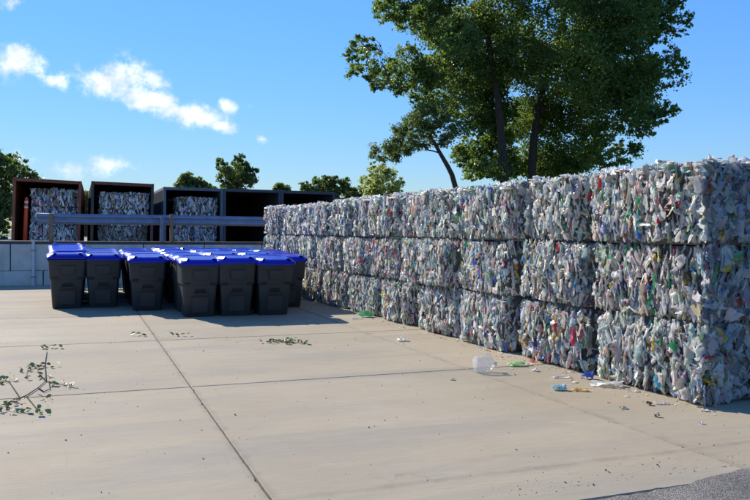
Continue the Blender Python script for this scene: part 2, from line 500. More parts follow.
def tube_arrays(pts, rad, sides=7, cap=True):
    pts = np.asarray(pts, float); n = len(pts)
    t = np.gradient(pts, axis=0); t /= np.linalg.norm(t, axis=1, keepdims=True) + 1e-9
    ref = np.array([0.31, 0.17, 0.93]) if abs(t[0] @ np.array([0, 0, 1.])) < 0.9 else np.array([1., 0.1, 0])
    V = []; F = []
    ang = np.linspace(0, 2 * np.pi, sides, endpoint=False)
    for i in range(n):
        a = np.cross(t[i], ref); a /= np.linalg.norm(a) + 1e-9; b = np.cross(t[i], a)
        V.append(pts[i] + rad[i] * (np.cos(ang)[:, None] * a + np.sin(ang)[:, None] * b))
    V = np.concatenate(V)
    for i in range(n - 1):
        for k in range(sides):
            k2 = (k + 1) % sides
            F.append((i * sides + k, i * sides + k2, (i + 1) * sides + k2, (i + 1) * sides + k))
    return V, np.array(F)


def tube_obj(name, pts, rad, mat, parent=None, sides=8):
    V, F = tube_arrays(pts, rad, sides)
    me = np_mesh(name, V, F, smooth=True)
    return link(name, me, mat, parent)


class Acc:                                  # gathers quad arrays into one mesh
    def __init__(self):
        self.V = []; self.F = []; self.C = []; self.n = 0

    def add(self, V, F, C=None):
        self.V.append(V); self.F.append(F + self.n); self.n += len(V)
        if C is not None:
            self.C.append(C)

    def mesh(self, name, smooth=False):
        return np_mesh(name, np.concatenate(self.V), np.concatenate(self.F), np.concatenate(self.C) if self.C else None, smooth)


# ------------------------------------------------------------------ ground
WALL_Y = 23.5
gme = np_mesh('ground', np.array([(-900, -900, -.16), (900, -900, -.16), (900, 1500, -.16), (-900, 1500, -.16)]), np.array([(0, 1, 2, 3)]))
struct(link('ground', gme, 'grass'))
jm = np_mesh('joint_bed', np.array([(-14, 3.8, -.014), (16, 3.8, -.014), (16, 23.45, -.014), (-14, 23.45, -.014)]), np.array([(0, 1, 2, 3)]))
pav = struct(link('concrete_pavement', None))
link('joint_bed', jm, 'joint', pav)
XJ = [-14, -11.73, -8.53, -5.33, -2.13, 1.07, 4.27, 7.47, 10.67, 13.87, 16]
YJ = [3.72, 7.82, 11.29, 14.80, 18.30, 23.45]
srng = np.random.default_rng(5)


def slab_mesh(x0, x1, y0, y1):
    """slab with slightly ragged, chipped arrises: a border ring of many vertices"""
    g = 0.0055
    def edge(a, b, n):
        return [a + (b - a) * i / n for i in range(n)]
    nx, ny = max(4, int((x1 - x0) / .05)), max(4, int((y1 - y0) / .05))
    pts = [(x, y0 + g) for x in edge(x0 + g, x1 - g, nx)] + [(x1 - g, y) for y in edge(y0 + g, y1 - g, ny)] + \
          [(x, y1 - g) for x in edge(x1 - g, x0 + g, nx)] + [(x0 + g, y) for y in edge(y1 - g, y0 + g, ny)]
    P = np.array(pts); c = np.array([(x0 + x1) / 2, (y0 + y1) / 2])
    n = len(P)
    chip = np.abs(srng.normal(0, 0.0016, n)) + (srng.random(n) < 0.03) * srng.random(n) * 0.012
    d = np.sign(c - P) * (np.abs(np.abs(P - c) - np.array([(x1 - x0) / 2 - g, (y1 - y0) / 2 - g])) < 1e-6)
    A = P + d * chip[:, None]
    B = A + d * 0.006
    bm = bmesh.new()
    low = [bm.verts.new((*p, -.05)) for p in A]; mid = [bm.verts.new((*p, -.005)) for p in A]; top = [bm.verts.new((*p, 0)) for p in B]
    for i in range(n):
        j = (i + 1) % n
        bm.faces.new((low[i], low[j], mid[j], mid[i])); bm.faces.new((mid[i], mid[j], top[j], top[i]))
    bm.faces.new(top)
    return bm_mesh('slab', bm)


for i in range(len(XJ) - 1):
    for j in range(len(YJ) - 1):
        o = link('slab', slab_mesh(XJ[i], XJ[i + 1], YJ[j], YJ[j + 1]), 'concrete', pav)
# asphalt apron in front of the slab, with a broken edge
ax = np.linspace(-14, 16, 400)
ae = 3.74 + 0.02 * np.sin(ax * 1.7) + srng.normal(0, .012, 400) + np.clip((ax - 3.6) * 0.16, 0, .16)
V = np.concatenate([np.stack([ax, np.full(400, -30.), np.full(400, .004)], 1), np.stack([ax, ae - .02, np.full(400, .004)], 1), np.stack([ax, ae, np.full(400, -.02)], 1)])
F = [(i, i + 1, 401 + i, 400 + i) for i in range(399)] + [(400 + i, 401 + i, 801 + i, 800 + i) for i in range(399)]
struct(link('asphalt_road', np_mesh('asphalt', V, np.array(F)), 'asphalt'))
# raised yard behind the retaining wall
struct(link('raised_yard', bm_mesh('yard', box(-40, 15, 24.12, 70, -.1, .9)), 'gravel'))

# ------------------------------------------------------------------ retaining wall of cast blocks
rw = thing('block_retaining_wall', 'low grey cast concrete block wall with dark capping, behind the carts', 'wall', (0, WALL_Y, 0))
brng = random.Random(3)
for course, (z0, z1, off) in enumerate(((0.0, .41, -.95), (.415, 1.17, -1.80))):
    x = off - 1.8 * 5
    while x < 9:
        yo = brng.uniform(0, .015)
        link('block', bm_mesh('block', box(x + .012, x + 1.788, yo, .58, z0 - (.02 if course == 0 else 0), z1, .022, 2)), 'block', rw)
        x += 1.8
link('capping', bm_mesh('capping', box(-11, 9.5, .03, .56, 1.172, 1.26, .008)), 'darksteel', rw)
pp = gnd(34.5, 284)
pt = thing('drain_pipe', 'thin pale vertical pipe fixed to the front of the block wall', 'pipe', (pp[0], WALL_Y - .06, 0))
V, F = tube_arrays([(0, 0, 0), (0, 0, .5), (0, 0, 1.0), (0, 0, 1.3)], [.045] * 4, 10)
pipe = link('pipe', np_mesh('pipe', V, F, smooth=True), 'pvc', pt)
for z in (.25, 1.0):
    link('bracket', bm_mesh('bracket', box(-.06, .06, -.052, .06, z - .015, z + .015, .004)), 'steel', pt)

# ------------------------------------------------------------------ guard rail
RY = WALL_Y + .30
rail_x0 = gnd(37, 232.0 + 3)[0] / gnd(37, 235)[1] * RY
gr = thing('guard_rail', 'blue grey corrugated steel guard rail running above the block wall', 'guard rail', (0, RY, 1.26))
prof = [(0.0, 0), (0.012, .02), (.05, .06), (.05, .10), (0.0, .14), (0.0, .17), (.05, .21), (.05, .25), (.012, .29), (0, .31)]
x0, x1 = rail_x0, 7.0
xs = np.linspace(x0, x1, 18)
V = []; F = []
prng = np.random.default_rng(2)
wob = np.cumsum(prng.normal(0, .004, len(xs)))
for i, x in enumerate(xs):
    for (d, z) in prof:
        V.append((x, .115 - d + wob[i] * .5, .50 + z + wob[i]))
k = len(prof)
for i in range(len(xs) - 1):
    for j in range(k - 1):
        F.append((i * k + j, (i + 1) * k + j, (i + 1) * k + j + 1, i * k + j + 1))
beam = link('beam', np_mesh('beam', np.array(V), np.array(F), smooth=True), 'galv', gr)
sm = beam.modifiers.new('thick', 'SOLIDIFY'); sm.thickness = .006
for bx in (-.4, 1.2, 2.8, 4.4):
    b = bmesh.new(); bmesh.ops.create_icosphere(b, subdivisions=1, radius=.018)
    link('bolt', bm_mesh('bolt', b), 'steel', beam, (bx, .104, .655))
for px, mat, w, dz, lean in ((51, 'wood', .115, .80, .01), (161.5, 'steel', .10, .76, 0), (171.5, 'wood', .10, .84, -.012)):
    q = gnd(px, 236); X = q[0] / q[1] * (RY)
    p_ = link('post', bm_mesh('post', box(-w / 2, w / 2, -w / 2 - .04, w / 2 - .06, 0, dz, .008)), mat, gr, (X, .02, 0), (0, lean, 0))
    p_['label'] = 'brown timber post' if mat == 'wood' else 'grey steel post'
for X in (6.0,):
    link('post', bm_mesh('post', box(-.06, .06, -.1, .0, 0, .78, .008)), 'steel', gr, (X, .02, 0))

# ------------------------------------------------------------------ shipping containers
CY = 31.7


def corrugated(length, height, amp=.036, pitch=.28):
    """panel in the YZ plane, corrugation along y, ridge outwards +x"""
    ys = []; y = 0
    while y < length:
        ys += [(y, 0), (y + pitch * .25, 0), (y + pitch * .5, amp), (y + pitch * .75, amp)]; y += pitch
    ys = [p for p in ys if p[0] <= length] + [(length, 0)]
    V = []; F = []
    for (yy, d) in ys:
        V += [(d, yy, 0), (d, yy, height)]
    for i in range(len(ys) - 1):
        F.append((2 * i, 2 * i + 2, 2 * i + 3, 2 * i + 1))
    return np.array(V, float), np.array(F)


def container(label, x0, x1, body, header, length=12.1, top=3.5, base=.9, tilt=0, yaw=0, y=CY):
    w = x1 - x0; h = top - base
    t = thing('shipping_container', label, 'container', ((x0 + x1) / 2, y, base), (0, tilt, yaw), 'open shipping containers behind the guard rail')
    a = w / 2
    for s in (-1, 1):
        for yy in (0, length - .12):
            link('corner_post', bm_mesh('corner_post', box(min(s * a, s * (a - .11)), max(s * a, s * (a - .11)), yy, yy + .12, .0, h, .01)), body, t)
        V, F = corrugated(length - .22, h - .20)
        V = V * np.array([-s, 1, 1]) + np.array([s * (a - .012), .13, .12])
        wo = link('side_wall', np_mesh('side_wall', V, F), body, t)
        md = wo.modifiers.new('thick', 'SOLIDIFY'); md.thickness = .004; md.offset = 0
        link('bottom_rail', bm_mesh('rail', box(min(s * (a - .008), s * (a - .07)), max(s * (a - .008), s * (a - .07)), .13, length - .13, .0, .115, .006)), body, t)
        link('top_rail', bm_mesh('rail', box(min(s * (a - .008), s * (a - .13)), max(s * (a - .008), s * (a - .13)), .13, length - .06, h - .125, h - .006, .006)), body, t)
    link('header', bm_mesh('header', box(-a + .112, a - .112, .004, .11, h - .13, h - .004, .012)), header, t)
    link('sill', bm_mesh('sill', box(-a + .112, a - .112, .004, .14, .002, .14, .008)), header, t)
    link('floor', bm_mesh('floor', box(-a + .072, a - .072, .145, length - .2, .09, .15)), 'ply', t)
    V, F = corrugated(length - .13, w - .15, .02, .35)
    Vr = np.stack([V[:, 2] - a + .075, V[:, 1] + .12, h - .05 + V[:, 0]], 1)
    ro = link('roof', np_mesh('roof', Vr, F), body, t)
    V, F = corrugated(w - .03, h - .02)
    Vb = np.stack([V[:, 1] - a + .015, length + .002 + V[:, 0] * .5, V[:, 2] + .01], 1)
    link('back_wall', np_mesh('back_wall', Vb, F), body, t)
    return t


CONT = [(-2.41, .03), (.41, 2.79), (3.20, 5.62), (5.63, 8.10), (8.11, 10.56), (10.72, 13.16)]
container('rust orange container with its open end facing out, leftmost, bales and orange marker inside', *CONT[0], 'c_rust', 'c_rust', tilt=R(1.6), yaw=R(-1.1), top=3.53)
container('dark green container with a reddish header, open end showing a brown bale below', *CONT[1], 'c_green', 'c_red', tilt=R(.9), top=3.50)
container('slate blue container with pale left side, open and holding colourful bales', *CONT[2], 'c_blue', 'c_blue', top=3.38)
container('grey blue empty open container next to the slate blue one', *CONT[3], 'c_grey', 'c_grey', top=3.385)
container('grey blue empty open container half hidden behind the bale wall', *CONT[4], 'c_grey', 'c_grey', top=3.38)
container('brown container whose roof edge just shows above the bale wall', *CONT[5], 'c_brown', 'c_brown', top=3.18, y=32.6)

# orange marker post standing in the first container's mouth
mq = dep(24.6, 238, 1.0)
mk = thing('marker_post', 'tall orange plastic marker post with pale band in leftmost container', 'marker', (-2.41 + .46, CY + .42, 1.09), (0, R(2.0), 0))
V, F = tube_arrays([(0, 0, 0), (0, 0, .06), (0, 0, .061), (0, 0, 1.2), (0, 0, 1.62), (0, 0, 1.72), (0, 0, 1.76)], [.15, .14, .085, .078, .068, .06, .02], 12)
link('post', np_mesh('post', V, F, smooth=True), 'orange', mk)
for z in (1.32, 1.52):
    V, F = tube_arrays([(0, 0, z), (0, 0, z + .07)], [.0785, .077], 12)
    link('band', np_mesh('band', V, F, smooth=True), 'white', mk)

# ------------------------------------------------------------------ crushed plastic pieces
TEMPL = {}


def bottle_template(seed, rings, segs):
    g = np.random.default_rng(seed)
    z = np.linspace(-.5, .5, rings)
    kind = seed % 4
    prof = np.ones(rings)
    if kind == 0:                       # bottle: neck at one end
        prof = np.interp(z, [-.5, -.46, -.4, .15, .34, .42, .5], [.2, .85, 1, 1, .45, .3, .26])
    elif kind == 1:                     # squat jug
        prof = np.interp(z, [-.5, -.45, .2, .4, .5], [.4, 1, 1, .6, .2])
    elif kind == 2:                     # crushed tub
        prof = np.interp(z, [-.5, -.48, 0, .48, .5], [.3, .85, .8, 1, .9])
    else:                               # twisted
        prof = np.interp(z, [-.5, -.44, -.1, 0.0, .15, .44, .5], [.3, .9, 1, .7, 1, .8, .3])
    prof = prof * (1 + g.normal(0, .10, rings))
    ang = np.linspace(0, 2 * np.pi, segs, endpoint=False)
    V = np.zeros((rings, segs, 3))
    tw = g.uniform(-.9, .9); bend = g.uniform(-.25, .25); bend2 = g.uniform(-.8, .8)
    ph = g.uniform(0, 6.28, 4)
    for i in range(rings):
        a = ang + tw * z[i]
        rr = .5 * prof[i] * (1 + .22 * np.sin(2 * ang + ph[0] + 5 * z[i]) + .15 * np.sin(3 * ang + ph[1] - 9 * z[i]))
        V[i, :, 0] = rr * np.cos(a) + bend * np.sin(z[i] * 4 + ph[2]) * .4
        V[i, :, 1] = rr * np.sin(a) + bend2 * np.sin(z[i] * 5 + ph[3]) * .35
        V[i, :, 2] = z[i] + g.normal(0, .02, segs)
    V += g.normal(0, .085, V.shape) * np.array([1, 1.6, .3])
    V = V.reshape(-1, 3)
    F = []
    for i in range(rings - 1):
        for k in range(segs):
            F.append((i * segs + k, i * segs + (k + 1) % segs, (i + 1) * segs + (k + 1) % segs, (i + 1) * segs + k))
    return V, np.array(F)


def film_template(seed, n):
    g = np.random.default_rng(seed + 900)
    u, v = np.meshgrid(np.linspace(-.5, .5, n), np.linspace(-.5, .5, n), indexing='ij')
    y = .28 * np.sin(u * 9 + g.uniform(0, 6)) + .22 * np.sin(v * 6 + u * 5 + g.uniform(0, 6)) + g.normal(0, .16, u.shape)
    V = np.stack([u + g.normal(0, .06, u.shape), y * .8, v + g.normal(0, .05, u.shape)], -1).reshape(-1, 3)
    F = [(i * n + j, (i + 1) * n + j, (i + 1) * n + j + 1, i * n + j + 1) for i in range(n - 1) for j in range(n - 1)]
    return V, np.array(F)


for q, (rg, sg) in enumerate(((8, 6), (6, 6), (5, 5))):          # near, middle, far
    TEMPL[q] = [bottle_template(s, rg, sg) for s in range(12)] + [film_template(s, (8, 6, 5)[q]) for s in range(8)]
TMESH = [np_mesh('crushed_bottle', V, F, None, True) for V, F in TEMPL[0]]
for m_ in TMESH:
    m_.materials.append(MAT['plastic1'])

PAL_PLASTIC = [((.60, .74, .70), 8), ((.62, .78, .84), 5), ((.80, .66, .62), 2.5), ((.50, .74, .52), 2.5), ((.93, .92, .88), 34), ((.84, .845, .82), 24), ((.68, .74, .75), 11), ((.95, .94, .90), 20), ((.30, .33, .34), 8), ((.62, .54, .44), 6),
               ((.30, .52, .38), 3.0), ((.05, .40, .16), 3.6), ((.05, .16, .70), 2.8), ((.12, .50, .85), 3.2), ((.80, .04, .06), 3.4), ((.90, .30, .04), 1.2),
               ((.88, .66, .06), 1.5), ((.26, .17, .10), 2.2), ((.66, .32, .38), 1.2), ((.30, .16, .42), .45), ((.72, .55, .46), 1.5), ((.05, .06, .07), 2.0)]
PAL_CLEAR_SHADE = [((.50, .56, .60), 40), ((.38, .45, .50), 26), ((.66, .70, .72), 16), ((.20, .24, .27), 10), ((.15, .40, .65), 1.2), ((.70, .55, .08), 1.2), ((.10, .34, .18), 2), ((.55, .08, .06), .8), ((.34, .26, .18), 2)]  # clear film tones for bale ends, darkened to put their shade into the colour
PAL_SCRAP = [((.88, .87, .86), 32), ((.62, .68, .78), 20), ((.34, .36, .42), 14), ((.30, .23, .17), 14), ((.06, .06, .07), 15), ((.55, .08, .08), 7), ((.10, .22, .58), 8),
             ((.20, .45, .65), 3), ((.65, .45, .12), 3), ((.15, .35, .18), 2), ((.70, .68, .62), 8)]
PAL_BROWN = [((.27, .20, .14), 46), ((.20, .145, .10), 28), ((.38, .31, .24), 14), ((.45, .45, .46), 8), ((.14, .13, .12), 8)]


def pal_pick(rng, pal, n):
    cols = np.array([p[0] for p in pal]); w = np.array([p[1] for p in pal], float) * rng.lognormal(0, .45, len(pal)); w /= w.sum()
    i = rng.choice(len(pal), n, p=w)
    c = cols[i] * rng.uniform(.80, 1.12, (n, 1)) + rng.normal(0, .03, (n, 3))
    vivid = (c.max(1) - c.min(1)) > .22
    return np.clip(c, .01, .95), vivid


def rot_basis(up, out, tilt, roll):
    """rows: piece x, y(thin), z(long) axes in bale space; up/out (n,3)"""
    side = np.cross(up, out)
    ct, st = np.cos(tilt)[:, None], np.sin(tilt)[:, None]
    z = up * ct + side * st
    s2 = side * ct - up * st
    cr, sr = np.cos(roll)[:, None], np.sin(roll)[:, None]
    y = out * cr + s2 * sr
    x = np.cross(y, z)
    return x, y, z


def vnoise(rng, n_h):
    ph = rng.uniform(0, 6.28, (n_h, 3)); fr = rng.uniform(2, 9, (n_h, 2)); am = 1 / (1 + np.arange(n_h))
    def f(a, b):
        r = 0
        for k in range(n_h):
            r = r + am[k] * np.sin(a * fr[k, 0] + ph[k, 0] + 1.3 * np.sin(b * fr[k, 1] + ph[k, 1]))
        return r / 1.8
    return f


def make_bale(name, label, group, loc, rotz, dims, seed, q=0, faces=('front', 'end_n', 'top'), pal=PAL_PLASTIC, mat='plastic', coremat='core',
              indiv=0, dens=1.0, streak=1.0, near_round=None, piece='crushed_plastic', scale=1.0, category='bale', tiltx=0.0):
    """origin at the base centre; front face towards -X, length along Y, height Z"""
    D, L, H = dims
    rng = np.random.default_rng(seed)
    t = thing(name, label, category, loc, (tiltx, 0, rotz), group)
    cn, wn_, cf_, wf_ = (near_round if near_round is not None else rng.uniform(.07, .15)), rng.uniform(.16, .30), rng.uniform(.02, .06), .13

    def rnd_in(s):
        return cn * np.clip(1 - (s + L / 2) / wn_, 0, 1) ** 2 + cf_ * np.clip(1 - (L / 2 - s) / wf_, 0, 1) ** 2
    # --- inside of the bale: rounded, lumpy block
    nx, ny, nz_ = 8, 12, 7
    bm = bmesh.new()
    gx, gy, gz = np.linspace(-1, 1, nx), np.linspace(-1, 1, ny), np.linspace(-1, 1, nz_)
    b = bmesh.new(); bmesh.ops.create_cube(b, size=2); bmesh.ops.subdivide_edges(b, edges=b.edges[:], cuts=7, use_grid_fill=True)
    for v in b.verts:
        p = np.array(v.co); e = np.sort(np.abs(p))[::-1]
        k = 1 - .035 * max(0, e[1] - .75) * 4 - .03 * max(0, e[2] - .75) * 4
        j = rng.normal(0, .008, 3)
        v.co = ((p[0] * k) * (D / 2 - .12) + j[0] + (rnd_in(np.array(p[1] * L / 2)) if p[0] < 0 else 0), (p[1] * k) * (L / 2 - .07) + j[1], H / 2 + (p[2] * (1 - (1 - k) * .25)) * (H / 2 + .006) + j[2] * .2 - (.004 if loc[2] > .3 else -.012))
    bm.free()
    link('core', bm_mesh('core', b), coremat, t)
    # --- pieces
    bulge = vnoise(rng, 4); furrow_s = np.sort(rng.uniform(-L / 2, L / 2, int(L / .2)))
    furrow_d = rng.uniform(.01, .042, len(furrow_s)) * streak; furrow_w = rng.uniform(.012, .03, len(furrow_s))

    def offset(s):
        d = np.zeros_like(s)
        for a, dd, w in zip(furrow_s, furrow_d, furrow_w):
            d -= dd * np.exp(-((s - a) / w) ** 2)
        return d
    pill = rng.uniform(.035, .085) if near_round is not None else .02
    P, UP, OUT, SZ, TI, RO, LAY = [], [], [], [], [], [], []
    cfg = {'front': (L, H, 1.0), 'end_n': (D, H, 1.0), 'strip': (.4, H, .45), 'end_f': (D, H, .55), 'top': (D, L, .8), 'back': (L, H, .35)}
    for fc in faces:
        a, bb, dn = cfg[fc]
        step_a, step_b = (.046 * scale, .104 * scale) if fc == 'front' else (.05, .11)
        for layer in range(3):
            n = int(a * bb / (step_a * step_b) * dens * dn * (.55, .75, .55)[layer])
            s = rng.uniform(-a / 2, a / 2, n); h = rng.uniform(0, bb, n)
            if fc == 'top':
                h = h - bb / 2
            inset = (.042, .022, .005)[layer] + (.03 if fc == 'strip' else 0)
            dout = -inset + rng.normal(0, .008, n) + .028 * bulge(s * 1.3, h * 1.6) + (.03 * bulge(h * 2.6, s * 2.1) if fc == 'top' else 0)
            # rounding towards the edges of the face
            if fc == 'top':
                ea = np.minimum(a / 2 - np.abs(s), bb / 2 - np.abs(h))
            else:
                ea = np.minimum(np.minimum(a / 2 - np.abs(s), bb - h), h + .02)
            dout -= .05 * np.clip(1 - ea / .07, 0, 1) ** 2
            sl = np.zeros(n)
            if fc == 'front':
                dout += offset(s) - rnd_in(s) + pill * ((1 - np.abs(2 * s / L) ** 3) * (1 - np.abs(2 * h / H - 1) ** 4) - .7)
                sl = (rnd_in(s + .005) - rnd_in(s - .005)) / .01 + pill * 6 * (2 * s / L) * np.abs(2 * s / L) / L
            z0 = np.zeros(n); o1 = np.ones(n)
            if fc == 'front':
                p = np.stack([-D / 2 - dout, s, h], 1); up = np.stack([z0, z0, o1], 1); out = np.stack([-o1, sl, z0], 1) / np.sqrt(1 + sl ** 2)[:, None]
            elif fc == 'back':
                p = np.stack([D / 2 + dout, s, h], 1); up = np.stack([z0, z0, o1], 1); out = np.stack([o1, z0, z0], 1)
            elif fc in ('end_n', 'strip'):
                if fc == 'strip':
                    s = s - D / 2 + cn + .2
                p = np.stack([s, -L / 2 - dout, h], 1); up = np.stack([z0, z0, o1], 1); out = np.stack([z0, -o1, z0], 1)
            elif fc == 'end_f':
                p = np.stack([s, L / 2 + dout, h], 1); up = np.stack([z0, z0, o1], 1); out = np.stack([z0, o1, z0], 1)
            else:
                p = np.stack([s, h, H + dout], 1); up = np.stack([o1, z0, z0], 1); out = np.stack([z0, z0, o1], 1)
            smooth_face = fc in ('end_n', 'end_f', 'strip')
            ln = rng.lognormal(np.log(.142), .42, n).clip(.04, .30); wd = rng.lognormal(np.log(.050), .42, n).clip(.018, .14); th = rng.uniform(.008, .03, n)
            if fc == 'front':
                ln *= scale; wd *= scale; th *= scale
            if smooth_face:
                wd = np.minimum(wd * 1.7, .15); ln = np.minimum(ln * 1.25, .24)
            if fc == 'top':
                ln *= .8
            SZ.append(np.stack([wd, th, ln], 1)); P.append(p); UP.append(up); OUT.append(out)
            ti = np.where(rng.random(n) < .16, rng.uniform(-1.5, 1.5, n), rng.normal(0, .32, n)) if not smooth_face else rng.normal(0, .7, n)
            if fc == 'top':
                ti = rng.uniform(-1.6, 1.6, n)
            TI.append(ti); RO.append(np.where(rng.random(n) < .45, rng.uniform(-1.4, 1.4, n), rng.normal(0, .55, n)) if not smooth_face else rng.normal(0, .55, n)); LAY.append(np.full(n, layer if fc != 'back' else 0))
    P, UP, OUT, SZ, TI, RO, LAY = (np.concatenate(x) for x in (P, UP, OUT, SZ, TI, RO, LAY))
    # keep pieces clear of the ground / the bale below
    hh = SZ[:, 2] * .5 * np.abs(np.where(UP[:, 2] > .5, np.cos(TI), 0)) + SZ[:, 0] * .5 * np.where(UP[:, 2] > .5, np.abs(np.sin(TI)), 0)
    m = UP[:, 2] > .5
    P[m, 2] = np.clip(P[m, 2], np.minimum(hh[m] + .01, H / 2), np.maximum(H - hh[m] * .72, H / 2))
    n = len(P)
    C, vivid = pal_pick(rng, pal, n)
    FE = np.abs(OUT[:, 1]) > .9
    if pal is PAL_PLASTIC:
        Ce, ve = pal_pick(rng, PAL_CLEAR_SHADE, n)
        C[FE] = Ce[FE]; vivid[FE] = ve[FE]  # end faces: clear film with shade in its colour
    SZ[vivid] *= .82
    ax, ay, az = rot_basis(UP, OUT, TI, RO)
    tid = np.where(rng.random(n) < .24, rng.integers(12, 20, n), rng.integers(0, 12, n))
    AL = np.where((rng.random(n) < .30) & ~vivid, rng.uniform(.55, .85, n), 1.0) if pal is PAL_PLASTIC else np.ones(n)
    C4 = np.concatenate([C, AL[:, None]], 1)
    single = np.zeros(n, bool)
    if indiv:
        big = SZ[:, 0] * SZ[:, 2] * (1 + 1.2 * vivid) * (LAY == 2) * (OUT[:, 2] < .5)
        single[np.argsort(-big)[:indiv]] = True
    acc = Acc()
    for k, (TV, TF) in enumerate(TEMPL[q]):
        idx = np.where((tid == k) & ~single)[0]
        if not len(idx):
            continue
        loc3 = TV[None] * SZ[idx][:, None, :]
        W = loc3[..., :1] * ax[idx][:, None] + loc3[..., 1:2] * ay[idx][:, None] + loc3[..., 2:] * az[idx][:, None] + P[idx][:, None]
        nv = len(TV)
        FF = (TF[None] + (np.arange(len(idx)) * nv)[:, None, None]).reshape(-1, 4)
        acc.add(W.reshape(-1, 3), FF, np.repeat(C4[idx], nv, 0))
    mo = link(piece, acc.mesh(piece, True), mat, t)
    mo['kind'] = 'stuff'
    for i in np.where(single)[0]:
        o = bpy.data.objects.new('crushed_bottle', TMESH[tid[i]]); COL.objects.link(o); o.parent = t
        Mx = Matrix.Identity(4)
        for r_ in range(3):
            Mx[r_][0] = ax[i][r_] * SZ[i][0]; Mx[r_][1] = ay[i][r_] * SZ[i][1]; Mx[r_][2] = az[i][r_] * SZ[i][2]; Mx[r_][3] = P[i][r_]
        o.matrix_local = Mx
        o.color = (*C[i], AL[i])
    return t


# ------------------------------------------------------------------ the wall of bales
WTH = 0.03156
WX = 5.5636
DEPTH = 1.22
ROWS = [
    ('bottom', [5.36, 6.97, 8.56, 10.03, 11.57, 13.10, 14.65, 16.2, 17.8, 19.4, 21.0], 0.0, .752),
    ('middle', [5.38, 7.06, 8.50, 10.05, 12.00, 13.55, 15.05, 16.6, 18.1, 19.65, 21.15], .757, .752),
    ('top', [5.33, 7.08, 8.40, 10.07, 12.10, 14.33, 15.70, 17.40, 19.45, 21.15], 1.514, .765),
]
ORD = ['first', 'second', 'third', 'fourth', 'fifth', 'sixth', 'seventh', 'eighth', 'ninth', 'tenth', 'eleventh', 'twelfth']
STRONG = {('top', 1), ('top', 3), ('middle', 2), ('middle', 3), ('bottom', 1), ('bottom', 2), ('bottom', 4)}
sd = 100
for rname, seams, z0, hh in ROWS:
    nb = len(seams) - 1
    for i in range(nb):
        sd += 1
        rg = random.Random(sd)
        ya, yb = seams[i], seams[i + 1]
        L = yb - ya - .06 - (.05 if (rname, i) in STRONG else 0) - (.06 if rname == 'top' and ya > 12 else 0)
        yc = (ya + yb) / 2
        xf = WX - WTH * yc + rg.uniform(-.03, .05) + {('bottom', 2): -.05, ('bottom', 1): .05, ('middle', 2): .03, ('top', 1): .05, ('middle', 3): -.03}.get((rname, i), 0)
        fcs = ['front']
        if rname == 'top':
            fcs += ['top', 'strip', 'end_f'] if ya > 5.5 else ['top', 'end_n']
        elif i == 0:
            fcs += ['end_n']
        if i and rname != 'top':
            fcs += ['strip']
        if i == nb - 1:
            fcs += ['end_f']
        q = 0 if ya < 8 else (1 if ya < 12.5 else 2)
        if i == 0:
            lab = f'large bale of crushed clear plastic bottles, {rname} layer at the near right corner'
        elif i == nb - 1:
            lab = f'bale of crushed plastic bottles, {rname} layer at the far left end'
        else:
            lab = f'bale of crushed plastic bottles, {ORD[i]} from the near right corner in the {rname} layer'
        make_bale('plastic_bale', lab, 'bales stacked into a long wall', (xf + DEPTH / 2, yc, z0 + (0 if rname == 'bottom' else rg.uniform(0, .006))), WTH + rg.uniform(-.012, .012),
                  (DEPTH, L, hh * rg.uniform(.965, 1.0) * (1.0 if rname != 'top' else rg.uniform(.985, 1.03))), sd, q, fcs,
                  indiv=(150 if ya < 7 else 90 if ya < 9 else 45 if ya < 11.9 else 0), dens=(1.0 if q < 2 else .9), scale=(.80 if ya < 7.2 else .72), tiltx=(0 if rname == 'bottom' else rg.uniform(-.014, .014)), near_round=(.03 if i == 0 else rg.uniform(.28, .38) if (rname, i) in STRONG or (rname == 'top' and ya > 12) else rg.uniform(.04, .12)))

# ------------------------------------------------------------------ bales inside the containers
sd = 300
for ci, (cx0, cx1) in enumerate(CONT[:3]):
    wide = (1.68, 1.86, 1.66)[ci]
    cxx = (-1.72, .76, 3.74)[ci] + wide / 2
    colr = ('rust orange', 'dark green', 'slate blue')[ci]
    topz = (3.20, 3.13, 3.02)[ci]
    hb = (topz - 1.09) / 3
    for k in range(3):
        sd += 1
        brown = (ci == 1 and k == 0)
        nm = ('bottom', 'middle', 'top')[k]
        make_bale('scrap_bale', f'{"brown cardboard" if brown else "mixed paper and plastic"} bale, {nm} of the stack in the {colr} container', 'bales loaded in the containers',
                  (cxx + (.03 * (k - 1)), CY + .26 + .6 + .03 * k, 1.062 + k * hb), -math.pi / 2 * -1, (1.2, wide, hb - .01), sd, 2, ['front', 'end_n', 'end_f'] + (['top'] if k == 2 else []),
                  pal=PAL_BROWN if brown else PAL_SCRAP, mat='paper', coremat='papercore', dens=1.0, streak=.3, piece='scrap_pieces', scale=1.35)

# ------------------------------------------------------------------ wheeled carts


def rrect(w, d, r, seg=4, cy=0.0):
    pts = []
    for (sx, sy, a0) in ((1, 1, 0), (-1, 1, 90), (-1, -1, 180), (1, -1, 270)):
        for k in range(seg + 1):
            a = R(a0 + 90 * k / seg)
            pts.append((sx * (w / 2 - r) + r * math.cos(a), cy + sy * (d / 2 - r) + r * math.sin(a)))
    return pts


def loft(rings, cap_top=True, cap_bot=True):
    """rings: list of lists of (x, y, z) with equal counts"""
    bm = bmesh.new(); vr = [[bm.verts.new(p) for p in rg] for rg in rings]
    n = len(rings[0])
    for a, b in zip(vr[:-1], vr[1:]):
        for i in range(n):
            bm.faces.new((a[i], a[(i + 1) % n], b[(i + 1) % n], b[i]))
    if cap_bot:
        bm.faces.new(vr[0][::-1])
    if cap_top:
        bm.faces.new(vr[-1])
    return bm


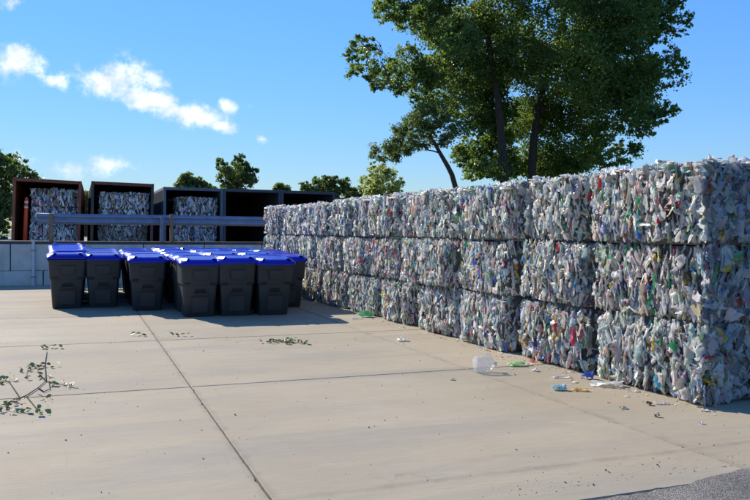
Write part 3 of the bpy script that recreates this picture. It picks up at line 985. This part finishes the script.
# front of the cart towards -Y, origin at the base centre
def cart_body():
    rings = []
    for z, w, d, cy, r in ((.0, .52, .54, .02, .05), (.015, .545, .565, .02, .06), (.60, .625, .68, .0, .06), (.603, .625, .68, .0, .06), (.606, .665, .715, -.005, .06),
                           (.63, .668, .72, -.005, .06), (.955, .70, .80, -.01, .06), (.957, .735, .835, -.01, .07), (.995, .735, .835, -.01, .07)):
        rings.append([(x, y, z + (.05 * (y + .4) / .8 if z > .9 else 0)) for x, y in rrect(w, d, r, 5, cy)])
    return loft(rings)


def slab_on_front(x0, x1, z0, z1, proud, taper=0.0, bev=.012):
    """a boss on the leaning front wall"""
    def fy(z):
        if z > .61:
            return -(.36 + (z - .63) / .325 * .04 + .005)
        return -(.2825 - .02 + (z - .015) / .585 * (.34 - .2625))
    bm = bmesh.new()
    P = [(x0 + taper, z0), (x1 - taper, z0), (x1, z1), (x0, z1)]
    a = [bm.verts.new((x, fy(z) + .02, z)) for x, z in P]; b = [bm.verts.new((x, fy(z) - proud, z)) for x, z in P]
    bm.faces.new(b)
    for i in range(4):
        j = (i + 1) % 4
        bm.faces.new((a[i], a[j], b[j], b[i]))
    bmesh.ops.recalc_face_normals(bm, faces=bm.faces[:])
    bmesh.ops.bevel(bm, geom=[e for e in bm.edges if all(v in b for v in e.verts)], offset=bev, segments=2, affect='EDGES')
    return bm


def cart_lid():
    rings = []
    def rg(w, d, r, z, slope=.065, dome=0.0):
        out = []
        for x, y in rrect(w, d, r, 5, -.015):
            out.append((x, y, z + slope * (y + .42) / .84))
        return out
    rings = [rg(.752, .862, .08, .965), rg(.775, .885, .09, .966), rg(.78, .89, .09, 1.012), rg(.772, .882, .10, 1.018), rg(.757, .867, .11, 1.026),
             rg(.665, .775, .17, 1.062), rg(.64, .75, .18, 1.066), rg(.56, .67, .18, 1.068), rg(.545, .655, .18, 1.061), rg(.36, .46, .14, 1.064)]
    return loft(rings)


ME = {}
ME['body'] = bm_mesh('body', cart_body(), True, R(38))
ME['lid'] = bm_mesh('lid', cart_lid(), True, R(50))
def lid_grip(sx):
    """ridge added at the lid corner, a low roof shape sloped to throw a sun glint"""
    az = math.atan2(-.277, -.587); ux, uy = math.cos(az), math.sin(az); tx, ty = -uy, ux
    rows = [(-.072, 0.0, .115), (-.030, .036, .10), (.006, .037, .09), (.06, 0.0, .10)]
    bm = bmesh.new(); vr = []
    for off, hgt, hw in rows:                  # off along the facing direction (outwards negative -> facing out)
        vr.append([bm.verts.new((sx * ((-.265) - ux * off + tx * w_), -.31 - uy * off + ty * w_, 1.043 + hgt + .065 * (.11) / .84)) for w_ in (-hw, -hw * .5, 0, hw * .5, hw)])
    for a_, b_ in zip(vr[:-1], vr[1:]):
        for i in range(4):
            bm.faces.new((a_[i], a_[i + 1], b_[i + 1], b_[i]))
    bmesh.ops.recalc_face_normals(bm, faces=bm.faces[:])
    if sum(f.normal.z for f in bm.faces) < 0:
        bmesh.ops.reverse_faces(bm, faces=bm.faces[:])
    return bm


ME['lid_grip'] = bm_mesh('lid_grip', lid_grip(1)); ME['lid_glint_ridge_r'] = bm_mesh('lid_grip', lid_grip(-1))  # added ridges, shaped for sun glints on the lids; second one mirrored
ME['lid_grip'].materials.append(MAT['lid']); ME['lid_glint_ridge_r'].materials.append(MAT['lid'])
ME['handle_boss'] = bm_mesh('handle_boss', slab_on_front(-.155, .155, .69, .875, .05, .035, .016))
ME['lower_panel'] = bm_mesh('lower_panel', slab_on_front(-.155, .155, .09, .38, .032, .01))
ME['lift_bar'] = bm_mesh('lift_bar', slab_on_front(-.12, .12, .43, .455, .07, .01, .006))
ME['lift_pocket_shade'] = bm_mesh('lift_pocket_shade', slab_on_front(-.095, .095, .456, .525, .006, -.012, .002))  # raised black slab standing in for the shade inside a recess
ME['side_rib'] = bm_mesh('side_rib', slab_on_front(-.30, -.175, .585, .640, .022, .01)); ME['side_rib_b'] = bm_mesh('side_rib', slab_on_front(.175, .30, .585, .640, .022, .01))
ME['side_rib_b'].materials.append(MAT['cart'])
V, F = tube_arrays([(-.25, .44, .96), (-.25, .50, 1.0), (-.1, .505, 1.005), (.1, .505, 1.005), (.25, .50, 1.0), (.25, .44, .96)], [.018] * 6, 8)
ME['handle'] = np_mesh('handle', V, F, smooth=True)
bw = bmesh.new(); bmesh.ops.create_cone(bw, cap_ends=True, segments=24, radius1=.15, radius2=.15, depth=.055, matrix=Matrix.Rotation(R(90), 4, 'Y'))
bmesh.ops.bevel(bw, geom=[e for e in bw.edges if e.calc_face_angle(0) > .8], offset=.012, segments=2, affect='EDGES')
ME['wheel'] = bm_mesh('wheel', bw, True, R(35))
for n_, m_ in (('body', 'cart'), ('lid', 'lid'), ('handle_boss', 'cart'), ('lower_panel', 'cart'), ('lift_bar', 'cart'), ('lift_pocket_shade', 'black'), ('side_rib', 'cart'), ('handle', 'cart'), ('wheel', 'black')):
    ME[n_].materials.append(MAT[m_])


def cart(label, x, y, rz, full=True, lid_open=0.0):
    t = thing('recycling_cart', label, 'cart', (x, y, 0), (0, 0, rz), 'blue lidded recycling carts')
    link('body', ME['body'], None, t)
    ld = link('lid', ME['lid'], None, t)
    link('lid_grip', ME['lid_grip'], None, ld); link('lid_grip', ME['lid_glint_ridge_r'], None, ld)
    if not lid_open:
        lid_open = max(0.0, crng.gauss(.02, .03)) if crng.random() < .7 else 0.0
    if lid_open:
        hv = Vector((0, .42, 1.03))
        ld.matrix_local = Matrix.Translation(hv) @ Matrix.Rotation(-lid_open, 4, 'X') @ Matrix.Translation(-hv)
    for s in (-1, 1):
        link('wheel', ME['wheel'], None, t, (s * .225, .30, .15))
    link('handle', ME['handle'], None, t)
    if full:
        for k in ('handle_boss', 'lower_panel', 'lift_bar', 'lift_pocket_shade', 'side_rib'):
            link(k, ME[k], None, t)
        link('side_rib', ME['side_rib_b'], None, t)
    return t


crng = random.Random(11)
COLS = [(-.23, 16.33, .05), (.47, 16.38, .0), (1.28, 15.50, -.02), (2.09, 14.12, -.03), (2.77, 14.10, -.03), (3.48, 14.05, -.02), (4.13, 15.40, -.04)]
STEP = .955
for ci, (cx, fy, rz) in enumerate(COLS):
    r = 0
    yb = fy + .30                      # base front at fy
    while yb < 21.4:
        where = f'{ORD[ci]} column from the left'
        if r == 0:
            lab = f'charcoal wheeled cart with blue lid at the front of the {where}'
        else:
            lab = f'charcoal cart with blue lid, {ORD[r]} from the front in the {where}'
        dx = crng.uniform(-.035, .035) if r else 0
        kw = {}
        a = rz + crng.uniform(-.09, .09) * (1 if r else .3)
        if ci == 0 and r == 1:
            lab = 'charcoal cart turned round with its blue lid propped up, behind the leftmost front cart'
            a += math.pi; kw['lid_open'] = R(15)
        cobj = cart(lab, cx + dx + .012 * r, yb + (crng.uniform(-.03, .03) if r else 0), a, **kw)
        if r:
            cobj.scale = (1, 1, crng.uniform(.975, 1.04))
        yb += STEP; r += 1

# ------------------------------------------------------------------ trees


def leaf_cloud(rng, centers, radii, n_leaf, size, aspect=.75, upbias=.3):
    """leaf rhombi gathered in small sprays; returns V, F, C"""
    k = len(centers)
    which = rng.choice(k, n_leaf, p=(radii ** 2) / (radii ** 2).sum())
    # sprays
    ns = max(1, n_leaf // 30)
    sw = rng.choice(k, ns, p=(radii ** 2) / (radii ** 2).sum())
    d = rng.normal(0, 1, (ns, 3)); d /= np.linalg.norm(d, axis=1, keepdims=True)
    rr = rng.uniform(.25, 1.0, ns) ** .55
    sc = centers[sw] + d * (rr * radii[sw])[:, None] * np.array([1, 1, .88])
    li = rng.integers(0, ns, n_leaf)
    spread = rng.uniform(.07, .19, ns) * np.clip(radii[sw], .6, 1.6)
    p = sc[li] + rng.normal(0, 1, (n_leaf, 3)) * spread[li][:, None] * np.array([1, 1, .75])
    nrm = rng.normal(0, 1, (n_leaf, 3)); nrm[:, 2] += upbias; nrm /= np.linalg.norm(nrm, axis=1, keepdims=True)
    a = np.cross(nrm, rng.normal(0, 1, (n_leaf, 3))); a /= np.linalg.norm(a, axis=1, keepdims=True); b = np.cross(nrm, a)
    s = size * rng.uniform(.65, 1.3, n_leaf)[:, None]
    fold = nrm * s * .14
    V = np.stack([p - a * s * .5, p + b * s * .5 * aspect + fold, p + a * s * .5, p - b * s * .5 * aspect + fold], 1).reshape(-1, 3)
    F = np.arange(n_leaf * 4).reshape(-1, 4)
    tone = np.clip(rng.normal(.45, .25, n_leaf), 0, 1)
    C = np.repeat(tone, 4)[:, None] * np.ones(3)
    return V, F, C


def tree(name, label, trunk, trad, clumps, leafmat, n_leaf, size, seed, group=None, aspect=.75, twigs=4, spread=1.0, barkmat='bark'):
    """trunk: list of points (base first); clumps: list of (center, radius)"""
    rng = np.random.default_rng(seed)
    trunk = [np.asarray(p, float) for p in trunk]
    base = trunk[0].copy()
    t = thing(name, label, 'tree', tuple(base), group=group)
    # smooth the trunk
    tt = np.linspace(0, 1, len(trunk)); ts = np.linspace(0, 1, 14)
    TP = np.stack([np.interp(ts, tt, np.array(trunk)[:, i]) for i in range(3)], 1)
    for _ in range(2):
        TP[1:-1] = (TP[:-2] + 2 * TP[1:-1] + TP[2:]) / 4
    TR = np.interp(ts, [0, .08, 1], [trad * 1.35, trad, trad * .25])
    V, F = tube_arrays(TP - base, TR, 10)
    tr = link('trunk', np_mesh('trunk', V, F, smooth=True), barkmat, t)
    acc = Acc()
    C = np.array([c for c, r in clumps], float); Rr = np.array([r for c, r in clumps], float)
    nodes = [(TP[i], TR[i]) for i in range(4, 14)]
    order = np.argsort([np.min(np.linalg.norm(TP - c, axis=1)) for c in C])
    for ci in order:
        c, r = C[ci], Rr[ci]
        NP = np.array([q_[0] for q_ in nodes])
        dv = c - NP; L_ = np.linalg.norm(dv, axis=1)
        i = int(np.argmin(L_ + np.where(dv[:, 2] < .35 * L_, 2.5 * (.35 * L_ - dv[:, 2]), 0) * .6))
        s, rs = nodes[i]
        L = L_[i]
        n = 7
        u = np.linspace(0, 1, n)[:, None]
        pts = s + (c - s) * u - np.array([0, 0, .07 * L]) * np.sin(np.pi * u) + rng.normal(0, .035 * L, (n, 3)) * np.sin(np.pi * u)
        r0 = min(rs * .72, .025 + .014 * L)
        rads = np.linspace(r0, max(.012, r0 * .35), n)
        acc.add(*tube_arrays(pts - base, rads, 6))
        nodes += [(pts[k], rads[k]) for k in range(2, n)]
        for k in range(twigs):
            d = rng.normal(0, 1, 3); d[2] = abs(d[2]) * .6; d /= np.linalg.norm(d)
            st = pts[rng.integers(3, n)]
            en = c + d * r * .85
            acc.add(*tube_arrays(np.array([st, (st + en) / 2 + rng.normal(0, .1 * r, 3), en]) - base, [.022, .015, .006], 4))
    link('branches', acc.mesh('branches', True), barkmat, t)
    V, F, Cc = leaf_cloud(rng, C - base, Rr * spread, n_leaf, size, aspect)
    link('crown', np_mesh('crown', V, F, Cc), leafmat, t)
    return t


def dd_h(c, TP):
    return np.linalg.norm((TP - c)[:, :2], axis=1)


def px_clumps(specs, D, seed, thick, copies=2):
    """crown clumps: photo direction at the tree's distance, spread in depth through the crown's thickness"""
    rng = np.random.default_rng(seed); out = []
    for (x, y, r, *bk) in specs:
        for k in range(copies):
            dz = rng.uniform(-thick, thick) if k else rng.uniform(-thick, thick * .2)
            if bk:
                dz = rng.uniform(.9, thick)
            jx, jy = (0, 0) if k == 0 else rng.normal(0, r * .22, 2)
            d_ = D + dz
            out.append((dep(375 + (x + jx - 375) * D / d_, 232 + (y + jy - 232) * D / d_, d_), r / FPX * D * rng.uniform(.82, 1.06)))
    return out


def base_at(px, D, z):
    p = dep(px, 240, D); p[2] = z
    return p


DM = 37.0
A = [(388, 20, 14), (405, 14, 18), (425, 24, 20), (440, 6, 26), (447, 34, 22), (352, 60, 9), (366, 62, 13), (384, 70, 16), (403, 74, 18), (424, 84, 20), (440, 70, 20), (436, 98, 17),
     (470, 25, 32), (466, 68, 30), (462, 104, 22), (484, 118, 22, 1), (494, 66, 32, 1), (500, 12, 36), (470, 148, 15, 1), (484, 160, 15, 1), (470, 172, 12), (510, 140, 22, 1), (505, 168, 14, 1), (400, -8, 22), (430, -30, 28), (475, -40, 36), (520, -30, 36),
     (500, 100, 26, 1), (450, 55, 24), (520, 60, 30), (394, 96, 10), (372, 78, 9), (415, 92, 14), (490, 140, 18, 1), (515, 165, 16, 1), (478, 170, 12), (494, 172, 10)]
B = [(545, 30, 40), (590, 16, 42), (632, 10, 34), (660, 28, 18), (668, 44, 12), (560, 80, 40), (608, 66, 42), (648, 66, 24), (662, 80, 12), (600, 112, 36), (556, 128, 36, 1), (634, 104, 24), (590, 146, 24), (618, 134, 16), (645, 122, 11),
     (545, 162, 20, 1), (575, 170, 16, 1), (600, 163, 12), (530, 110, 28, 1), (570, -30, 46), (620, -30, 42), (655, -6, 26), (672, 14, 11), (530, 165, 15, 1), (628, 88, 22), (610, 40, 30), (578, 50, 34), (668, 60, 11), (676, 34, 8), (655, 95, 14), (650, 86, 18), (662, 68, 12), (640, 128, 14), (628, 146, 10), (540, 150, 22, 1), (560, 166, 20, 1), (585, 160, 20, 1), (605, 150, 16, 1), (618, 155, 10), (515, 150, 18, 1), (550, 110, 26, 1)]
Cc_ = [(374, 154, 7), (386, 149, 9), (398, 146, 9), (408, 139, 10), (424, 128, 11), (440, 121, 12), (412, 124, 9), (443, 142, 7), (420, 146, 7), (395, 158, 6), (454, 132, 9), (434, 108, 12), (408, 154, 6), (381, 160, 5), (430, 140, 7), (400, 130, 8), (418, 112, 9)]
B = [((600 + (q_[0] - 600) * .80 if q_[0] > 600 else q_[0]), *q_[1:]) for q_ in B]
tree('cottonwood_tree', 'tall dark cottonwood with long left limbs and a leaning trunk behind the bale wall',
     [base_at(507, DM, -.15), dep(505, 180, DM), dep(502, 140, DM), dep(497, 90, DM), dep(488, 40, DM), dep(480, -20, DM), dep(478, -60, DM)], .26, px_clumps(A, DM, 1, 3.6), 'leaf_dark', 88000, .145, 21,
     'trees behind the bale wall', twigs=5)
tree('cottonwood_tree', 'tall dark cottonwood forming the right half of the big crown, behind the bale wall',
     [base_at(531, DM + 2, -.15), dep(531, 180, DM + 2), dep(533, 130, DM + 2), dep(545, 80, DM + 2), dep(560, 30, DM + 2), dep(575, -20, DM + 2), dep(580, -60, DM + 2)], .25, px_clumps(B, DM + 2, 2, 4.0), 'leaf_dark', 115000, .145, 22,
     'trees behind the bale wall', twigs=5)
DC = 33.0
tree('young_tree', 'smaller pale green tree with a curved trunk left of the cottonwoods', [base_at(462, DC, -.15), dep(458, 184, DC), dep(447, 165, DC), dep(437, 148, DC), dep(425, 125, DC), dep(418, 112, DC)], .14,
     px_clumps(Cc_, DC, 3, 1.4), 'leaf_mid', 12500, .115, 23, 'trees behind the bale wall', aspect=.5, twigs=6)


def small_tree(name, label, specs, D, trunk_px, seed, mat, n, size, ztop=.9, thick=1.5, group='trees behind the containers', top=None):
    ys = [s[1] for s in specs]
    tp = top if top else (trunk_px, min(ys) + 8)
    tree(name, label, [base_at(trunk_px, D, ztop), dep(trunk_px, 200, D), dep((trunk_px + tp[0]) / 2, (200 + tp[1]) / 2, D), dep(tp[0], tp[1], D)], .17, px_clumps(specs, D, seed, thick), mat, n, size, seed, group)


small_tree('round_tree', 'round dark green tree rising behind the grey blue empty container',
           [(236, 162, 8), (226, 166, 8), (246, 168, 9), (236, 174, 11), (226, 178, 9), (250, 178, 8), (240, 186, 11), (228, 190, 8), (222, 160, 4), (254, 170, 5), (240, 157, 4)], 62, 238, 31, 'leaf_mid', 8500, .2)
small_tree('bushy_tree', 'low bushy tree top showing above the slate blue container', [(190, 182, 8), (180, 186, 7), (200, 186, 8), (188, 176, 4), (210, 190, 7), (192, 192, 9)], 62, 192, 32, 'leaf_mid', 7000, .22)
small_tree('broad_tree', 'broad dark green tree behind the last grey blue container',
           [(318, 186, 10), (332, 183, 10), (346, 187, 10), (306, 190, 8), (358, 192, 8), (330, 194, 12), (350, 197, 9), (312, 197, 9), (325, 179, 4), (366, 196, 6)], 62, 332, 33, 'leaf_mid', 9500, .2)
small_tree('feathery_tree', 'yellow green feathery tree between the containers and the young tree',
           [(376, 172, 9), (388, 174, 9), (370, 182, 10), (384, 184, 11), (397, 184, 8), (378, 193, 11), (396, 193, 8), (368, 192, 8), (380, 167, 5)], 56, 382, 34, 'leaf_feather', 6500, .16)
small_tree('shade_tree', 'dark green tree at the left edge beside the rust orange container',
           [(4, 160, 12), (16, 166, 12), (26, 176, 9), (2, 178, 14), (14, 186, 14), (28, 184, 7), (-14, 158, 16), (-20, 180, 18), (4, 200, 15), (14, 212, 12), (-8, 215, 16), (0, 230, 14), (32, 176, 5), (8, 226, 10), (-30, 200, 18)], 52, -6, 35, 'leaf_mid', 17000, .2)
small_tree('distant_tree', 'tree seen in the gap between the rust orange and dark green containers', [(85, 194, 6), (84, 204, 7), (90, 210, 7), (82, 214, 7), (86, 222, 8)], 75, 86, 36, 'leaf_mid', 5000, .25, thick=.8)
small_tree('thin_tree', 'thin leafy top just above the roof line between two grey blue containers', [(281, 186, 4), (276, 189, 4), (287, 189, 4), (281, 193, 5)], 64, 281, 37, 'leaf_mid', 2200, .2, thick=.6)

# ------------------------------------------------------------------ litter on the concrete


def crumple(name, label, cat, p, size, col, seed, rz, lay=0.0, film=False):
    k = (12 + seed % 8) if film else seed % 12
    V, F = TEMPL[0][k]
    V = V * np.array(size)
    # lay the long axis down
    V = V[:, [0, 2, 1]]
    V[:, 2] -= V[:, 2].min() - .0015
    c, s = math.cos(rz), math.sin(rz)
    V = np.stack([V[:, 0] * c - V[:, 1] * s, V[:, 0] * s + V[:, 1] * c, V[:, 2]], 1)
    me = np_mesh(name, V, F); me.materials.append(MAT['plastic1'])
    o = link(name, me, None, None, (p[0], p[1], .0)); o.color = (*col, 1)
    return tag(o, label, cat, 'litter on the concrete')


clear = (.74, .77, .78)
crumple('green_bottle', 'flattened green plastic bottle lying at the foot of the bales, farthest litter', 'bottle', gnd(366, 317), (.17, .09, .30), (.12, .55, .25), 4, 1.2)
crumple('plastic_scrap', 'white scrap beside the flattened green bottle', 'litter', gnd(357, 319), (.10, .02, .22), clear, 2, 1.6, film=True)
crumple('plastic_scrap', 'small white wrapper alone on the concrete beyond the tipped jug', 'litter', gnd(402, 341), (.16, .05, .14), (.82, .82, .80), 5, .3, film=True)
crumple('flattened_tub', 'pale green flattened container just right of the tipped jug', 'litter', gnd(517, 366), (.10, .035, .20), (.25, .62, .25), 6, 1.4)
crumple('plastic_scrap', 'white scrap right of the pale green container', 'litter', gnd(535, 371), (.08, .03, .09), (.8, .8, .78), 7, .4, film=True)
crumple('plastic_scrap', 'clear film strip lying nearest the bale foot beyond the light blue cup', 'litter', gnd(562, 378), (.06, .02, .22), clear, 1, 1.3, film=True)
crumple('plastic_cup', 'crushed light blue cup on the concrete', 'cup', gnd(559, 390), (.09, .05, .15), (.28, .55, .70), 9, 1.0)
crumple('plastic_scrap', 'yellow wrapper next to the light blue cup', 'litter', gnd(580, 391), (.08, .03, .15), (.78, .50, .10), 10, 1.3, film=True)
crumple('plastic_bottle', 'flattened dark blue bottle against the bottom bale', 'bottle', gnd(588, 379), (.11, .07, .13), (.05, .13, .55), 8, .7)
crumple('plastic_film', 'torn clear plastic film spread at the foot of the bottom bales', 'film', gnd(607, 386), (.20, .06, .30), (.80, .82, .82), 3, .9, film=True)
crumple('plastic_scrap', 'white scrap on the concrete in front of the near corner bale', 'litter', gnd(661, 404), (.07, .025, .13), (.8, .79, .8), 4, 1.2, film=True)
crumple('plastic_scrap', 'dark brown scrap left of the white one near the corner bale', 'litter', gnd(649, 405), (.05, .025, .06), (.07, .05, .04), 5, .2)
crumple('plastic_scrap', 'black scrap nearer the camera than the white one by the corner bale', 'litter', gnd(657, 417), (.04, .02, .045), (.05, .045, .04), 6, .9)
crumple('plastic_scrap', 'tiny white scrap between the corner bale and the asphalt', 'litter', gnd(702, 424), (.035, .015, .04), (.82, .8, .78), 7, .5, film=True)
crumple('plastic_scrap', 'pale bottle cap shaped scrap left of the tipped jug and nearer', 'litter', gnd(452, 380), (.05, .02, .06), (.72, .70, .66), 9, .2)
crumple('paper_scrap', 'flat pale paper scrap in the middle of the concrete', 'litter', gnd(312, 322), (.10, .01, .20), (.7, .7, .66), 0, 1.5, film=True)

# tipped clear jug
jq = gnd(484, 372)
jg = thing('plastic_jug', 'clear dented plastic jug tipped over by the slab joint', 'jug', (jq[0], jq[1], .0), (0, 0, R(-8)))
rings = []
jr = np.random.default_rng(8)
for (a_, r_) in ((-.115, .03), (-.113, .08), (-.10, .092), (-.05, .094), (.02, .09), (.06, .085), (.095, .06), (.115, .03), (.12, .022), (.145, .022)):
    rings.append([(a_ + jr.normal(0, .003), r_ * math.cos(t_) * (1 + jr.normal(0, .035)), .094 + max(-.092, r_ * math.sin(t_) * (1 + jr.normal(0, .035)))) for t_ in np.linspace(0, 2 * np.pi, 20, endpoint=False)])
mj, ntj, bj, outj = new_mat('clear_jug_plastic')
bj.inputs['Base Color'].default_value = (.86, .88, .90, 1); bj.inputs['Roughness'].default_value = .18; bj.inputs['Transmission Weight'].default_value = .45; bj.inputs['IOR'].default_value = 1.2
trj = N(ntj, 'ShaderNodeBsdfTransparent'); mxj = N(ntj, 'ShaderNodeMixShader')
fnz = ramp(ntj, noise(ntj, 30, 4, .6, objc(ntj)), [(.3, (.4, .4, .4)), (.7, (.72, .72, .72))])
ntj.links.new(fnz, mxj.inputs[0]); ntj.links.new(bj.outputs[0], mxj.inputs[1]); ntj.links.new(trj.outputs[0], mxj.inputs[2]); ntj.links.new(mxj.outputs[0], outj.inputs[0])
link('shell', bm_mesh('shell', loft(rings, False, True), True, R(50)), mj, jg)
V, F = tube_arrays([(.128, 0, .094), (.15, 0, .094), (.152, 0, .094)], [.026, .026, .002], 12)
capo = link('cap', np_mesh('cap', V, F), 'white', jg)
V, F = tube_arrays([(.0, .0, .178), (.03, 0, .205), (.07, 0, .20), (.10, 0, .15)], [.012] * 4, 8)
link('handle', np_mesh('handle', V, F, smooth=True), mj, jg)

# fallen branch and leaf sprays
LV = np.array([(0, -.5, 0), (.30, -.18, .06), (.26, .15, .05), (0, .5, -.05), (-.26, .15, .07), (-.30, -.18, .05), (0, -.1, -.02)])
LF = [(0, 1, 6), (1, 2, 6), (2, 3, 6), (3, 4, 6), (4, 5, 6), (5, 0, 6)]
leafme = bpy.data.meshes.new('leaf'); leafme.from_pydata([tuple(v) for v in LV], [], LF); leafme.update()
ml, ntl, bl, outl = new_mat('fallen_leaf')
li = N(ntl, 'ShaderNodeObjectInfo').outputs['Color']
ntl.links.new(mixc(ntl, .35, li, ramp(ntl, noise(ntl, 3, 4, .6, objc(ntl)), [(.3, (.06, .07, .02)), (.7, (.24, .24, .09))])), bl.inputs['Base Color']); bl.inputs['Roughness'].default_value = .6
leafme.materials.append(ml)
lrng = random.Random(4)


def leaf_spray(parent, base, p, n, spread, size, dry=.3):
    for _ in range(n):
        o = link('leaf', leafme, None, parent)
        o.location = (p[0] - base[0] + lrng.gauss(0, spread), p[1] - base[1] + lrng.gauss(0, spread), lrng.uniform(.012, .045))
        s = size * lrng.uniform(.7, 1.25)
        o.scale = (s, s, s); o.rotation_euler = (lrng.uniform(-.8, .8), lrng.uniform(-.8, .8), lrng.uniform(0, 6.28))
        o.color = (.20, .13, .06, 1) if lrng.random() < dry else (lrng.uniform(.20, .34), lrng.uniform(.30, .44), .10, 1)


fb_base = gnd(30, 385)
fb = thing('fallen_branch', 'fallen leafy twig with green leaves on the concrete at the left edge', 'branch', tuple(fb_base))


def on_floor(*pxs, lift=.012):
    return np.array([gnd(x, y) + np.array([0, 0, lift]) for x, y in pxs]) - fb_base


for pts, r0 in (([(-10, 412), (8, 404), (26, 397), (38, 389), (46, 382)], .008), ([(38, 389), (44, 393), (50, 390), (49, 383)], .006), ([(46, 382), (40, 376), (36, 368)], .006), ([(46, 382), (54, 384), (72, 388)], .005),
                ([(46, 382), (45, 365), (47, 352)], .006), ([(20, 399), (10, 384), (0, 381)], .006), ([(26, 397), (35, 408), (42, 415)], .005), ([(8, 404), (6, 411), (20, 413)], .005), ([(36, 368), (28, 370), (26, 377)], .004)):
    P_ = on_floor(*pts)
    V, F = tube_arrays(P_, np.linspace(r0, r0 * .5, len(pts)), 5)
    link('twig', np_mesh('twig', V, F, smooth=True), 'bark', fb)
for x, y, n, sp in ((46, 349, 3, .05), (53, 348, 4, .05), (27, 371, 5, .06), (37, 368, 5, .06), (46, 368, 4, .05), (36, 379, 3, .05), (57, 386, 5, .05), (10, 382, 4, .06), (1, 381, 4, .06), (70, 387, 2, .05), (42, 415, 4, .05), (24, 412, 4, .06),
                    (12, 413, 3, .06), (1, 408, 4, .06), (46, 401, 2, .05), (20, 403, 2, .05)):
    leaf_spray(fb, fb_base, gnd(x, y), n + 3, sp, .062, .2)
ls_base = gnd(287, 342)
lsp = thing('leaf_spray', 'flattened spray of green leaves on the concrete in front of the carts', 'leaves', tuple(ls_base))
for x, y in ((271, 343), (278, 342), (285, 342), (292, 341), (299, 343), (304, 344), (289, 344)):
    leaf_spray(lsp, ls_base, gnd(x, y), 6, .05, .07, .15)
P_ = np.array([gnd(x, y) + np.array([0, 0, .01]) for x, y in ((266, 342), (280, 342), (306, 344))]) - ls_base
V, F = tube_arrays(P_, [.006, .005, .003], 5)
link('twig', np_mesh('twig', V, F), 'bark', lsp)
for (x, y), txt in (((145, 336), 'few dry leaves on the slab joint left of the leaf pair'), ((178, 336), 'pair of dry leaves right of the long slab joint')):
    b_ = gnd(x, y)
    t_ = thing('dry_leaves', txt, 'leaves', tuple(b_))
    leaf_spray(t_, b_, b_, 4, .07, .09, .6)

# grit and pebbles scattered on the slab
gr_ = np.random.default_rng(77)
acc = Acc()
cube = np.array([(-1, -1, -1), (1, -1, -1), (1, 1, -1), (-1, 1, -1), (-1, -1, 1), (1, -1, 1), (1, 1, 1), (-1, 1, 1)], float) * .5
cf = np.array([(3, 2, 1, 0), (4, 5, 6, 7), (0, 1, 5, 4), (1, 2, 6, 5), (2, 3, 7, 6), (3, 0, 4, 7)])
for i in range(1500):
    if i < 900:
        p = np.array([gr_.uniform(-4, 5.6), gr_.uniform(3.9, 15)])
    elif i < 1300:
        y_ = gr_.uniform(5.3, 20); p = np.array([WX - WTH * y_ - abs(gr_.normal(0, .13)), y_])
    else:
        p = np.array([gr_.uniform(2.4, 6), 3.9 + abs(gr_.normal(0, .18))])
    s = gr_.lognormal(math.log(.0032), .45)
    V = cube * s * gr_.uniform(.6, 1.3, 3) + gr_.normal(0, s * .12, (8, 3))
    V[:, 2] += s * .4
    V[:, :2] += p
    c = np.array([(.12, .11, .10), (.05, .045, .04), (.3, .28, .25), (.6, .6, .58)][gr_.choice(4, p=(.4, .35, .2, .05))])
    acc.add(V, cf, np.repeat(c[None], 8, 0))
cr = np.random.default_rng(91); cacc = Acc()
for i in range(260):
    y_ = cr.uniform(5.2, 19) if i < 200 else cr.uniform(5.0, 9)
    x_ = WX - WTH * y_ - .02 - abs(cr.normal(0, .10 if i < 200 else .35))
    V, F = TEMPL[2][cr.integers(12, 20)]
    V = V[:, [0, 2, 1]] * np.array([1, 1, .35]) * cr.lognormal(math.log(.022), .5)
    an = cr.uniform(0, 6.28); V = np.stack([V[:, 0] * math.cos(an) - V[:, 1] * math.sin(an), V[:, 0] * math.sin(an) + V[:, 1] * math.cos(an), V[:, 2] - V[:, 2].min() + .001], 1)
    V[:, 0] += x_; V[:, 1] += y_
    cc, _v = pal_pick(cr, PAL_PLASTIC, 1)
    cacc.add(V, F, np.repeat(cc, len(V), 0))
co = link('plastic_crumbs', cacc.mesh('plastic_crumbs'), 'plastic')
co['kind'] = 'stuff'; co['label'] = 'small plastic flakes strewn along the foot of the bale wall'; co['category'] = 'litter'
mg, ntg, bg_, _ = new_mat('grit')
ntg.links.new(N(ntg, 'ShaderNodeAttribute', attribute_name='col').outputs['Color'], bg_.inputs['Base Color']); bg_.inputs['Roughness'].default_value = .9
go = link('grit', acc.mesh('grit'), mg)
go['kind'] = 'stuff'; go['label'] = 'fine grit and pebbles scattered over the concrete'; go['category'] = 'grit'
